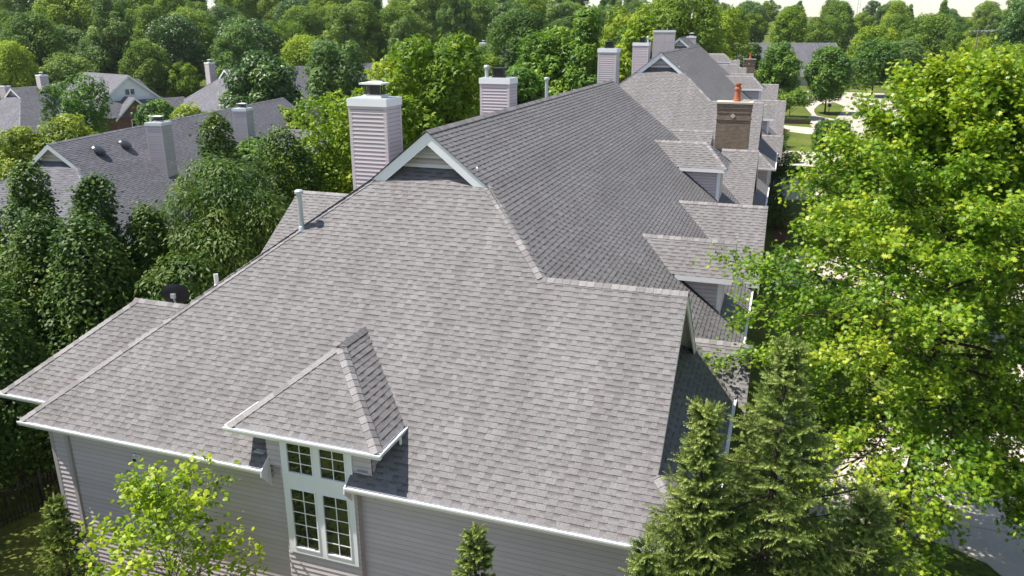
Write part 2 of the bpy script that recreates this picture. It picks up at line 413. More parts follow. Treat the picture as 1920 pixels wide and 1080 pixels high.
def chimney(parent, x, y, wd, dp, zb, zt, cap='dark', pipe=False, off=None, twin=False):
    off = -BASE if off is None else off
    b = MB(); zc = zt - 0.22
    S_ = [((x, y), (x + wd, y), (0, -1, 0)), ((x + wd, y), (x + wd, y + dp), (1, 0, 0)), ((x + wd, y + dp), (x, y + dp), (0, 1, 0)), ((x, y + dp), (x, y), (-1, 0, 0))]
    for i, (a, c, n) in enumerate(S_):
        course_plane(b, [(*a, zb), (*c, zb), (*c, zc), (*a, zc)], 0.125, None, (0.022, 0.022), i, n)
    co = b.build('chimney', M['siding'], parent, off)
    t = MB(); q = 0.02
    for cx, cy, sx, sy in ((x, y, 1, 1), (x + wd, y, -1, 1), (x, y + dp, 1, -1), (x + wd, y + dp, -1, -1)):
        ax = sorted((cx - sx * q, cx + sx * 0.09)); ay = sorted((cy - sy * q, cy + sy * 0.012)); t.box((ax[0], ay[0], zb), (ax[1], ay[1], zc))
        ax = sorted((cx - sx * q * 1.05, cx + sx * 0.012)); ay = sorted((cy + sy * 0.0125, cy + sy * 0.09)); t.box((ax[0], ay[0], zb), (ax[1], ay[1], zc - 0.001))
    if twin: t.box((x + wd / 2 - 0.05, y - 0.025, zb), (x + wd / 2 + 0.05, y - 0.0, zc))
    t.build('corner_board', M['siding_plain'], co)
    c = MB(); o = 0.045
    c.box((x - o, y - o, zc), (x + wd + o, y + dp + o, zt)); c.build('chimney_cap', M['trim'], co)
    s = MB(); s.box((x - o + 0.02, y - o + 0.02, zt), (x + wd + o - 0.02, y + dp + o - 0.02, zt + 0.015)); s.build('cap_flashing', M['galv'], co)
    cxs = [x + wd * 0.52] if not twin else [x + wd * 0.25, x + wd * 0.75]
    for cx in cxs:
        cy = y + dp / 2
        if cap == 'white':
            f = MB(); f.box((cx - 0.33, cy - 0.24, zt + 0.015), (cx + 0.33, cy + 0.24, zt + 0.075)); f.box((cx - 0.29, cy - 0.21, zt + 0.075), (cx + 0.29, cy + 0.21, zt + 0.10))
            f.box((cx - 0.38, cy - 0.28, zt + 0.40), (cx + 0.38, cy + 0.28, zt + 0.45)); f.prism([(cx - 0.3, cy - 0.2, zt + 0.45), (cx + 0.3, cy - 0.2, zt + 0.45), (cx + 0.12, cy - 0.06, zt + 0.49), (cx - 0.12, cy - 0.06, zt + 0.49)], (0, 0.26, 0))
            f.build('flue_cover', M['white_plastic'], co)
            g = MB()
            for i in range(9):
                xx = cx - 0.26 + 0.52 * i / 8
                for yy in (cy - 0.19, cy + 0.19): g.box((xx - 0.012, yy - 0.006, zt + 0.10), (xx + 0.012, yy + 0.006, zt + 0.40))
            for i in range(6):
                yy = cy - 0.17 + 0.34 * i / 5
                for xx in (cx - 0.27, cx + 0.27): g.box((xx - 0.006, yy - 0.012, zt + 0.10), (xx + 0.006, yy + 0.012, zt + 0.40))
            g.box((cx - 0.14, cy - 0.10, zt + 0.1), (cx + 0.14, cy + 0.10, zt + 0.39)); g.build('flue_screen', M['dark_mesh'], co)
        else:
            f = MB(); f.box((cx - 0.25, cy - 0.2, zt + 0.015), (cx + 0.25, cy + 0.2, zt + 0.06))
            for i in range(5):
                z = zt + 0.10 + i * 0.055; f.box((cx - 0.24, cy - 0.19, z), (cx + 0.24, cy + 0.19, z + 0.035))
            f.box((cx - 0.2, cy - 0.15, zt + 0.06), (cx + 0.2, cy + 0.15, zt + 0.36)); f.box((cx - 0.28, cy - 0.23, zt + 0.36), (cx + 0.28, cy + 0.23, zt + 0.40)); f.build('flue_cover', M['black_metal'], co)
    if pipe:
        px = x + wd * (0.12 if pipe < 0 else 0.9); p = MB()
        p.lathe([(0.085, 0), (0.085, 0.34), (0.07, 0.36), (0.13, 0.38), (0.13, 0.46), (0.1, 0.5)], (px, y + dp * 0.4, zt), 14); p.build('vent_pipe', M['galv'], co)
    return co

def wing(parent, y0, z0, zb, xend, hip=None, wall=True, seed=0, m=m_):
    """cross roof running east out of the east slope"""
    yb = y0 - (z0 - zb) / m; r = MB(); xs, xv = EX(z0), EX(zb); yn = 2 * y0 - yb
    xe = hip if hip is not None else xend
    course_plane(r, [(xv, yb, zb), (xe, yb, zb), (xend, y0, z0), (xs, y0, z0)], seed=seed, **SH)
    course_plane(r, [(xv, yn, zb), (xs, y0, z0), (xend, y0, z0), (xe, yn, zb)], seed=seed + 1, **SH)
    if hip is not None: course_plane(r, [(xe, yb, zb), (xe, yn, zb), (xend, y0, z0)], seed=seed + 2, **SH)
    ro = r.build('dormer_roof', M['shingle'], parent, -BASE)
    c = MB(); ridge_caps(c, (xend, y0, z0), (xs, y0, z0), (0, -1, -m), (0, 1, -m), seed=seed)
    if hip is not None:
        ridge_caps(c, (xe, yb, zb), (xend, y0, z0), (0, -1, -m), (1, 0, -0.9), seed=seed + 3); ridge_caps(c, (xe, yn, zb), (xend, y0, z0), (0, 1, -m), (1, 0, -0.9), seed=seed + 4)
    c.build('ridge_cap', M['shingle'], ro)
    t = MB()
    if wall:
        board(t, (EX(zb - 0.05) + 0.05, yb + 0.02, zb - 0.01), (xe - 0.002, yb + 0.02, zb - 0.01), 0.17, 0.03, (0, -1, 0))
    if hip is None:
        slopeboard(t, (xend - 0.04, yb, zb - 0.02), (xend - 0.04, y0, z0 - 0.02), 0.16, 0.03, (1, 0, 0)); slopeboard(t, (xend - 0.04, yn, zb - 0.02), (xend - 0.04, y0, z0 - 0.02), 0.16, 0.03, (1, 0, 0))
    else: board(t, (xe - 0.02, yb + 0.02, zb - 0.01), (xe - 0.02, yn, zb - 0.01), 0.15, 0.03, (1, 0, 0))
    t.build('fascia', M['trim'], ro)
    gw = (xe if hip is not None else xend) - 0.32
    wl = MB(); ztop = zb - 0.06; yw = yb + 0.22
    if wall:
        x0 = EX(ztop); course_plane(wl, [(x0, yw, ztop), (gw, yw, EZ(gw) - 0.12), (gw, yw, ztop)], 0.135, None, (0.024, 0.024), seed, (0, -1, 0))
    zl = EZ(gw) - 0.12
    pts = [(gw, yw, zl), (gw, 2 * y0 - yw, zl), (gw, 2 * y0 - yw, ztop)] + ([(gw, y0, z0 - 0.1)] if hip is None else []) + [(gw, yw, ztop)]
    course_plane(wl, pts, 0.135, None, (0.024, 0.024), seed + 5, (1, 0, 0))
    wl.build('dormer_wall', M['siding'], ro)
    if wall:
        b = MB(); b.box((gw - 0.11, yw - 0.03, EZ(gw) - 0.1), (gw + 0.03, yw + 0.06, ztop)); b.build('corner_board', M['trim'], ro)
        fl = MB(); a, d = Vector((EX(zb) - 0.02, yw - 0.035, zb + 0.02)), Vector((gw, yw - 0.035, EZ(gw) + 0.02)); fl.prism([a, a + Vector((0, -0.07, 0)), a + Vector((0, -0.07, 0.02)), a + Vector((0, 0, 0.06))], d - a)
        fl.build('flashing', M['flash'], ro)
    return ro

def townhouse():
    h = thing('townhouse', 'nearest long grey townhouse, its hipped shingle roof filling the middle of the view', 'house', BASE)
    L = -BASE
    # --- roof planes
    r = MB(); t0 = 3 * 0.143 / math.sqrt(1 + m_ ** 2); t1 = (xE + 1.69) / kk; tw = 4.5615
    course_plane(r, [SP(xL, 0), SP(-10.44, 0), SP(-10.44, t0), SP(xL + kk * t0, t0)], seed=1, **SH)
    course_plane(r, [SP(-8.28, 0), SP(xE, 0), SP(xE - kk * t0, t0), SP(-8.28, t0)], seed=2, **SH)
    ti = tg + 0.43
    course_plane(r, [SP(xL + kk * t0, t0), SP(xE - kk * t0, t0), SP(-1.69, t1), SP(-1.69, tw), SP(xE - kk * tw, tw), SP(xE - kk * tg, tg), SP(xE - kk * ti, ti), SP(xL + kk * ti, ti), SP(xL + kk * tg, tg)], seed=3, **SH)
    yg = yf + tg - 0.12; ye = 43.8
    ep = lambda x, y: (x, y, EZ(x)); zr = ze + m_ * tw
    xg = xE - kk * tg
    course_plane(r, [ep(xE, yf), ep(xE, ye), ep(xr, ye), ep(xr, yg), ep(xg, yg), ep(xE - kk * tw, yf + tw), ep(-2.2, yf + tw + (zr - EZ(-2.2)) / m_), SP(-2.2, (xE + 2.2) / kk)], seed=4, **SH)
    course_plane(r, [ep(-4.3, ye), ep(xE, ye), ep(xE, 52), ep(-4.3, 52)], seed=5, **SH)
    W = lambda x, y: ep(2 * xr - x, y)
    course_plane(r, [W(xE, yf), W(xg, yg), W(xr, yg), W(xr, ye), W(xE, ye)], seed=6, **SH)
    course_plane(r, [(-4.3, ye, EZ(-4.3)), (-4.3, 52, EZ(-4.3)), (-10.2, 52, 5.0), (-10.2, ye, 5.0)], seed=7, **SH)
    course_plane(r, [(xE - kk * tw, yf + tw, zr), (-1.69, yf + tw, zr), (-1.69, yf + tw + (zr - EZ(-1.69)) / m_, EZ(-1.69))], seed=8, **SH)
    # west side roofs: low hipped wing and the taller cross wing
    P = [(-19.62, 13.99, 5.04), (-17.72, 13.99, 5.04), (-15.05, 16.61, 7.18), (-17.0, 16.61, 7.18)]
    course_plane(r, P, seed=9, **SH); course_plane(r, [(-19.62, 13.99, 5.04), (-17.0, 16.61, 7.18), (-19.62, 19.23, 5.04)], seed=10, **SH)
    course_plane(r, [(-17.0, 16.61, 7.18), (-15.05, 16.61, 7.18), (-17.72, 19.23, 5.04), (-19.62, 19.23, 5.04)], seed=11, **SH)
    y0, z0, zb, mw = 24.96, 8.75, 5.6, 0.665; yb = y0 - (z0 - zb) / mw
    course_plane(r, [(-17.0, yb, zb), (WX(zb), yb, zb), (WX(z0), y0, z0), (-17.0, y0, z0)], seed=12, **SH)
    course_plane(r, [(-17.0, 2 * y0 - yb, zb), (-17.0, y0, z0), (WX(z0), y0, z0), (WX(zb), 2 * y0 - yb, zb)], seed=13, **SH)
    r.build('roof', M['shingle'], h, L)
    # --- caps on hips and ridges
    c = MB(); dS, dE, dW, dN = (0, -1, -m_), (1, 0, -me_), (-1, 0, -me_), (0, 1, -m_)
    ridge_caps(c, SP(xL, 0), SP(xL + kk * tg, tg), dS, dW, seed=1, e=0.21)
    ridge_caps(c, SP(xE, 0), SP(-1.69, t1), dS, dE, seed=2)
    ridge_caps(c, SP(xE - kk * tw, tw), SP(xE - kk * (tg - 0.02), tg - 0.02), dS, dE, seed=3)
    ridge_caps(c, (-1.69, yf + tw, zr), (xE - kk * tw, yf + tw, zr), dS, dN, seed=4)
    ridge_caps(c, (xr, yg, rz_), (xr, ye, rz_), dE, dW, seed=5)
    ridge_caps(c, (-19.62, 13.99, 5.04), (-17.0, 16.61, 7.18), dS, dW, seed=6); ridge_caps(c, (-17.1, 16.61, 7.18), (-15.05, 16.61, 7.18), dS, dN, seed=7)
    ridge_caps(c, (-17.0, y0, z0), (WX(z0), y0, z0), (0, -1, -mw), (0, 1, -mw), seed=8)
    c.build('ridge_cap', M['shingle'], h, L)
    # --- walls
    wl = MB(); yw, zt, zbm = 13.40, 4.9, -2.6; xw0, xw1 = xL + 0.42, xE - 0.42
    course_plane(wl, [(xw0, yw, zbm), (xw1, yw, zbm), (xw1, yw, zt), (xw0, yw, zt)], 0.135, None, (0.026, 0.026), 1, (0, -1, 0))
    course_plane(wl, [(xw1, yw, zbm), (xw1, 52, zbm), (xw1, 52, zt), (xw1, yw, zt)], 0.135, None, (0.026, 0.026), 2, (1, 0, 0))
    course_plane(wl, [(xw0, yw, zbm), (xw0, 43.7, zbm), (xw0, 43.7, zt), (xw0, yw, zt)], 0.135, None, (0.026, 0.026), 3, (-1, 0, 0))
    course_plane(wl, [(xw0, 43.7, zbm), (xw1, 43.7, zbm), (xw1, 43.7, EZ(xw1) - 0.08), (xr, 43.7, rz_ - 0.08), (xw0, 43.7, EZ(xw0) - 0.08)], 0.135, None, (0.026, 0.026), 4, (0, 1, 0))
    for q in ([(-19.2, 16.2, zbm), (-17.35, 16.2, zbm), (-17.35, 16.2, zt), (-19.2, 16.2, zt)],): course_plane(wl, q, 0.135, None, (0.026, 0.026), 5, (0, -1, 0))
    course_plane(wl, [(-19.2, 16.2, zbm), (-19.2, 18.8, zbm), (-19.2, 18.8, zt), (-19.2, 16.2, zt)], 0.135, None, (0.026, 0.026), 6, (-1, 0, 0))
    gw = -2.1; course_plane(wl, [(gw, yf + (xE + 2.1) / kk + 0.15, EZ(gw) - 0.03), (gw, yf + tw + (zr - EZ(gw)) / m_ - 0.15, EZ(gw) - 0.03), (gw, yf + tw, zr - 0.08)], 0.135, None, (0.026, 0.026), 7, (1, 0, 0))
    course_plane(wl, [(-16.7, yb + 0.3, 2), (-16.7, 2 * y0 - yb - 0.3, 2), (-16.7, 2 * y0 - yb - 0.3, zb - .1), (-16.7, y0, z0 - 0.1), (-16.7, yb + 0.3, zb - .1)], 0.135, None, (0.026, 0.026), 8, (-1, 0, 0))
    # window bay: the wall steps a hand's breadth forward and rises through the eave
    yy = 13.235
    for lo, hi, ax, z_0, z_1 in ((-10.14, -8.17, 's', zbm, 5.0), (-10.46, -7.76, 's', 5.0, 5.92)):
        course_plane(wl, [(lo, yy, z_0), (hi, yy, z_0), (hi, yy, z_1), (lo, yy, z_1)], 0.135, None, (0.022, 0.022), 9, (0, -1, 0))
    for xx, n in ((-10.46, -1), (-7.76, 1)):
        course_plane(wl, [(xx, yy, 4.6), (xx, 14.2, 4.6), (xx, 14.2, 5.92), (xx, yy, 5.92)], 0.135, None, (0.022, 0.022), 10, (n, 0, 0))
    for xx, n in ((-10.14, -1), (-8.17, 1)):
        wl.face([(xx, yy, zbm), (xx, yw + 0.02, zbm), (xx, yw + 0.02, 5.0), (xx, yy, 5.0)])
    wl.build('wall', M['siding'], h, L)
    b = MB()
    for xx, s in ((xw0, 1),): b.box((xx - 0.03, yw - 0.03, zbm), (xx + 0.09, yw + 0.05, zt - 0.02))
    b.build('corner_board', M['trim_grey'], h, L)
    d = MB(); d.box((-16.79, yw - 0.085, zbm), (-16.68, yw - 0.02, 4.72)); d.prism([(-16.79, yw - 0.085, 4.72), (-16.79, yw - 0.02, 4.72), (-16.79, 13.02, 4.87), (-16.79, 12.96, 4.87)], (0.11, 0, 0))
    d.build('downspout', M['trim_grey'], h, L)
    # --- window, dryer vent
    x0, x1 = -10.048, -8.248; mid = (x0 + x1) / 2
    wn = []
    for a, e in ((x0 + 0.13, mid - 0.075), (mid + 0.075, x1 - 0.13)):
        wn.append((a, e, 4.90, 5.72, 2, 3)); wn.append((a, e, 2.88, 4.52, 2, 5))
    window(h, x0 - 0.02, x1 + 0.02, yy, wn, 2.74, 5.86)
    v = MB(); v.box((-14.62, yw - 0.045, 4.2), (-14.42, yw - 0.012, 4.4)); v.tube([(-14.52, yw - 0.045, 4.31), (-14.52, yw - 0.11, 4.29)], 0.075, 12); v.build('dryer_vent', M['trim'], h, L)
    v = MB(); v.tube([(-14.52, yw - 0.112, 4.29), (-14.52, yw - 0.118, 4.29)], 0.06, 12); v.build('vent_opening', M['black_metal'], h, L)
    # --- gutters
    g = MB(); zg = ze - 0.005
    gutter(g, (xL - 0.03, yf + 0.03, zg), (-10.44, yf + 0.03, zg), (0, -1, 0)); gutter(g, (-8.28, yf + 0.03, zg), (xE + 0.1, yf + 0.03, zg), (0, -1, 0))
    gutter(g, (xE - 0.03, yf, zg), (xE - 0.03, 52, zg), (1, 0, 0)); gutter(g, (xL + 0.03, 13.2, zg), (xL + 0.03, 43.8, zg), (-1, 0, 0))
    gutter(g, (-19.65, 14.02, 5.03), (-17.8, 14.02, 5.03), (0, -1, 0)); gutter(g, (-19.59, 13.99, 5.03), (-19.59, 19.2, 5.03), (-1, 0, 0))
    g.build('gutter', M['gutter'], h, L)
    # --- soffits and rake boards
    s = MB(); zs = 4.885
    for a, e in ((xL, -10.44), (-8.28, xE)): s.box((a, yf + 0.04, zs - 0.02), (e, yw, zs))
    s.box((xE - 0.44, yf + 0.04, zs - 0.021), (xE - 0.04, 52, zs - 0.001)); s.box((xL + 0.04, yw + 0.001, zs - 0.021), (xL + 0.44, 43.8, zs - 0.001))
    s.box((-19.6, 14.05, 4.9), (-17.36, 16.2, 4.92)); 
    for sg in (1, -1):
        a = [(xr, yg + 0.08, rz_ - 0.10), (xr + sg * 1.74, yg + 0.08, 10.40), (xr + sg * 1.74, yg + 0.5, 10.40), (xr, yg + 0.5, rz_ - 0.10)]; s.face(a if sg < 0 else a[::-1])
    s.face([(-1.73, yf + tw, zr - .07), (-2.1, yf + tw, zr - .07), (-2.1, 14.1, 5.85), (-1.73, 14.1, 5.85)]); s.face([(-1.73, yf + tw, zr - .07), (-2.1, yf + tw, zr - .07), (-2.1, 21.0, 5.85), (-1.73, 21.0, 5.85)])
    s.build('soffit', M['soffit'], h, L)
    k = MB(); q = yg + 0.075
    for sg in (1, -1):
        slopeboard(k, (xr, q, rz_ - 0.03), (xr + sg * 1.74, q, rz_ - 0.03 - 1.74 * me_), 0.27, 0.035, (0, -1, 0))
        slopeboard(k, (xr, q + 0.03, rz_ - 0.03), (xr + sg * 1.70, q + 0.03, rz_ - 0.03 - 1.70 * me_), 0.15, 0.028, (0, 1, 0))
    k.build('rake_board', M['trim'], h, L); k = MB()
    slopeboard(k, (-1.735, yf + tw, zr - 0.03), (-1.735, 14.13, 5.93), 0.2, 0.035, (1, 0, 0)); slopeboard(k, (-1.735, yf + tw, zr - 0.03), (-1.735, 20.95, 5.95), 0.2, 0.035, (1, 0, 0))
    k.build('rake_board', M['trim'], h, L); k = MB()
    slopeboard(k, (-16.97, y0, z0 - 0.03), (-16.97, yb, zb - 0.03), 0.16, 0.03, (-1, 0, 0))
    # boxed eave ends either side of the window
    k.build('rake_board', M['trim'], h, L)
    for xx, dx in ((-10.44, 0.02), (-8.28, -0.02)):
        k = MB(); k.prism([(xx, 12.88, 4.84), (xx, 12.9, 4.99), (xx, 13.24, 5.22), (xx, 13.24, 4.42)], (dx, 0, 0)); k.build('eave_return', M['trim'], h, L)
    # --- gable wall with louvred vent inside the front gablet
    gb = MB(); gy = yf + tg + 0.40; zb2 = SP(0, tg + 0.40)[2] + 0.04
    course_plane(gb, [(xr - (rz_ - zb2) / me_, gy, zb2), (xr + (rz_ - zb2) / me_, gy, zb2), (xr, gy, rz_ - 0.05)], 0.2, None, (0.014, 0.014), 3, (0, -1, 0))
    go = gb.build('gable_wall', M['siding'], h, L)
    gv = MB()
    for i in range(6):
        z = zb2 + 0.24 + i * 0.105; hw = (rz_ - z) / me_ - 0.30
        if hw > 0.06: gv.prism([(xr - hw, gy - 0.02, z + 0.07), (xr - hw, gy - 0.03, z + 0.085), (xr - hw, gy - 0.10, z + 0.012), (xr - hw, gy - 0.09, z)], (2 * hw, 0, 0))
    gv.build('gable_vent', M['trim'], go)
    fl = MB(); fl.prism([(xr - 1.3, gy - 0.02, zb2 + 0.05), (xr - 1.3, gy - 0.03, zb2 + 0.05), (xr - 1.3, gy - 0.08, zb2 - 0.03), (xr - 1.3, gy - 0.07, zb2 - 0.045)], (2.6, 0, 0)); fl.build('flashing', M['trim'], go)
    # --- front dormer over the window
    dl, dr, dy, dz, dm = -11.211, -7.417, 12.92, 6.006, 0.7805
    xm, hw = (dl + dr) / 2, (dr - dl) / 2; zr2 = dz + dm * hw; yS = lambda z: yf + (z - ze) / m_
    f = MB()
    course_plane(f, [(dl, dy, dz), (dr, dy, dz), (xm, dy + hw, zr2)], seed=21, **SH)
    course_plane(f, [(dr, dy, dz), (dr, yS(dz), dz), (xm, yS(zr2), zr2), (xm, dy + hw, zr2)], seed=22, **SH)
    course_plane(f, [(dl, dy, dz), (xm, dy + hw, zr2), (xm, yS(zr2), zr2), (dl, yS(dz), dz)], seed=23, **SH)
    fo = f.build('dormer_roof', M['shingle'], h, L)
    c = MB(); a1, a2, a3 = (0, -1, -dm), (1, 0, -dm), (-1, 0, -dm)
    ridge_caps(c, (dl, dy, dz), (xm, dy + hw, zr2), a1, a3, seed=31); ridge_caps(c, (dr, dy, dz), (xm, dy + hw, zr2), a1, a2, seed=32); ridge_caps(c, (xm, dy + hw - 0.1, zr2), (xm, yS(zr2) + 0.05, zr2), a2, a3, seed=33)
    c.build('ridge_cap', M['shingle'], fo)
    g = MB(); gutter(g, (dl - 0.08, dy + 0.03, dz - 0.005), (dr + 0.08, dy + 0.03, dz - 0.005), (0, -1, 0)); gutter(g, (dr - 0.03, dy, dz - 0.005), (dr - 0.03, yS(dz) - 0.03, dz - 0.005), (1, 0, 0)); gutter(g, (dl + 0.03, dy, dz - 0.005), (dl + 0.03, yS(dz) - 0.03, dz - 0.005), (-1, 0, 0))
    g.tube([(dr + 0.04, yS(dz) - 0.32, dz - 0.1), (dr + 0.05, yS(dz) - 0.33, dz - 0.28), (dr + 0.09, yS(dz) - 0.30, dz - 0.40)], 0.035, 8)
    g.build('gutter', M['gutter'], fo)
    s = MB(); s.box((dl + 0.03, dy + 0.04, dz - 0.14), (dr - 0.03, 13.9, dz - 0.12)); s.build('soffit', M['soffit'], fo)
    for xx in (-10.62, -7.98):
        pl = MB(); pl.box((xx - 0.13, 13.12, 5.30), (xx + 0.13, 13.26, 5.316)); pl.build('metal_plate', M['galv'], fo)
    SKIP.add(fo.name)
    # --- roofs of the east side
    wing(h, 21.5, 6.08, 4.76, -0.19, wall=False, seed=40); wing(h, 25.9, 7.9, 6.95, -1.06, seed=50)
    wing(h, 33.0, 7.66, 5.12, -0.26, wall=False, seed=60); wing(h, 39.16, 9.32, 8.28, -3.43, hip=-2.31, seed=70)
    wing(h, 44.5, 8.3, 5.1, -1.12, wall=False, seed=80); wing(h, 44.35, 9.28, 7.75, -3.6, wall=False, seed=90)
    return h

H1 = townhouse()
O2, O3, O4 = Vector((0.27, 39.6, 1.07)), Vector((-4.2, 87.3, 1.69)), Vector((-7.5, 128, 0.1))
H2 = dup(H1, BASE + O2, 0, 'second grey townhouse of the row, hip and white gablet showing past the near roof')
H3 = dup(H1, BASE + O3, R(4), 'third townhouse of the row, its small white gablet beside the twin chimney')
H4 = dup(H1, BASE + O4, R(5), 'farthest townhouse of the row, low grey roofs beyond the third gablet')
for q in (H1, H2, H3, H4): q['group'] = 'townhouses in one row'

def localize(h, x, y): 
    d = Vector((x, y, 0)) - h.location; d.z = 0; return Matrix.Rotation(-h.rotation_euler.z, 3, 'Z') @ d
chimney(H1, -12.546, 21.406, 1.25, 0.95, 8.6, 12.53, 'white')
chimney(H1, -11.97, 31.0, 1.25, 0.95, 9.0, 12.62, 'dark', pipe=-1)
chimney(H1, -10.85, 47.6, 1.08, 1.0, 5.0, 13.45, 'dark')
def far_chimney(h, x, y, wd, dp, zb, zt, **k):
    q = localize(h, x, y); return chimney(h, q.x, q.y, wd, dp, zb - h.location.z, zt - h.location.z, off=Vector((0, 0, 0)), **k)
far_chimney(H2, -12.2, 66.0, 1.25, 1.0, 8, 13.5, cap='dark', pipe=1)
far_chimney(H3, -15.5, 96.5, 2.45, 1.1, 6, 14.45, cap='dark', twin=True)
far_chimney(H3, -14.6, 121, 1.3, 1.0, 9, 13.6, cap='white')

def brick_chimney(h, x, y, wd, dp, zb, zt):
    q = localize(h, x, y); x, y = q.x, q.y; zb -= h.location.z; zt -= h.location.z
    b = MB(); b.box((x, y, zb), (x + wd, y + dp, zt - 0.62)); b.box((x - 0.03, y - 0.03, zt - 1.02), (x + wd + 0.03, y + dp + 0.03, zt - 0.97)); b.box((x - 0.02, y - 0.02, zt - 0.62), (x + wd + 0.02, y + dp + 0.02, zt - 0.36)); b.box((x - 0.045, y - 0.045, zt - 0.36), (x + wd + 0.045, y + dp + 0.045, zt - 0.1))
    o = b.build('chimney', M['brick_tan'], h)
    c = MB(); c.box((x - 0.08, y - 0.08, zt - 0.1), (x + wd + 0.08, y + dp + 0.08, zt)); c.build('chimney_cap', M['stone'], o)
    c = MB(); cx, cz = x + wd * 0.48, zt - 0.78; c.prism([(cx - 0.14, y - 0.045, cz), (cx, y - 0.045, cz - 0.14), (cx + 0.14, y - 0.045, cz), (cx, y - 0.045, cz + 0.14)], (0, 0.05, 0)); c.build('diamond_stone', M['stone'], o)
    p = MB(); p.lathe([(0.21, 0), (0.21, 0.1), (0.175, 0.14), (0.185, 0.2), (0.17, 0.24), (0.15, 0.62), (0.2, 0.66), (0.2, 0.74), (0.14, 0.78), (0.14, 0.9), (0.19, 0.93), (0.19, 1.0), (0.12, 1.0), (0.12, 0.9)], (x + wd * 0.55, y + dp / 2, zt), 18); p.build('chimney_pot', M['terracotta'], o, smooth=False)
brick_chimney(H1, -3.68, 47.0, 1.86, 0.95, 4, 10.62)
brick_chimney(H4, -7.4, 141, 1.9, 0.95, 4, 9.9)

# pipes on the near roof and the satellite dish
def pipe(h, x, y, zb, zt, r, mat, capped):
    p = MB(); x -= BASE.x; y -= BASE.y
    prof = [(r * 1.7, zb), (r * 1.15, zb + 0.12), (r, zb + 0.13), (r, zt - 0.06)]
    prof += [(r * 1.05, zt - 0.05), (r * 1.75, zt - 0.04), (r * 1.75, zt + 0.03), (r * 1.2, zt + 0.06)] if capped else [(r, zt), (r * 0.8, zt), (r * 0.8, zt - 0.1)]
    p.lathe(prof, (x, y, 0), 16); p.build('vent_pipe', mat, h, smooth=False)
pipe(H1, -12.39, 18.19, 9.2, 10.28, 0.07, M['galv'], True)
pipe(H1, -14.28, 16.74, 7.75, 8.16, 0.06, M['white_plastic'], False)
pipe(H1, -9.6, 32.6, 11.4, 12.55, 0.07, M['galv'], True)
dsh = thing('satellite_dish', 'black satellite dish seen from behind on the low west roof', 'satellite dish', (-16.9, 17.9, 6.05))
a = MB(); a.tube([(0, 0, 0), (0, 0, 0.62), (0.06, -0.10, 0.82)], 0.03, 8); a.tube([(0.06, -0.10, 0.74), (-0.18, 0.42, 0.62)], 0.018, 6); a.build('mast', M['galv'], dsh)
a = MB(); rr = [[] for _ in range(6)]
for i in range(6):
    q = i / 5; 
    for k in range(24):
        an = k * math.pi / 12; rr[i].append(Vector((0.42 * q * math.cos(an), 0.34 * q * math.sin(an), 0.10 * q * q)))
Mx = Matrix.Translation((0.06, -0.06, 0.86)) @ Matrix.Rotation(R(25), 4, 'Z') @ Matrix.Rotation(R(-78), 4, 'X')
for i in range(1, 5):
    for k in range(24):
        j = (k + 1) % 24; qd = [rr[i][k], rr[i][j], rr[i + 1][j], rr[i + 1][k]]; a.face([Mx @ p for p in qd]); a.face([Mx @ (p + Vector((0, 0, 0.012))) for p in qd][::-1])
a.face([Mx @ p for p in rr[1]]); a.face([Mx @ (p + Vector((0, 0, 0.012))) for p in rr[1]])
a.build('dish', M['black_metal'], dsh)
a = MB(); a.box((-0.26, 0.40, 0.58), (-0.08, 0.5, 0.68)); a.box((-0.02, -0.14, 0.78), (0.12, -0.06, 0.92)); a.build('receiver', M['galv'], dsh)

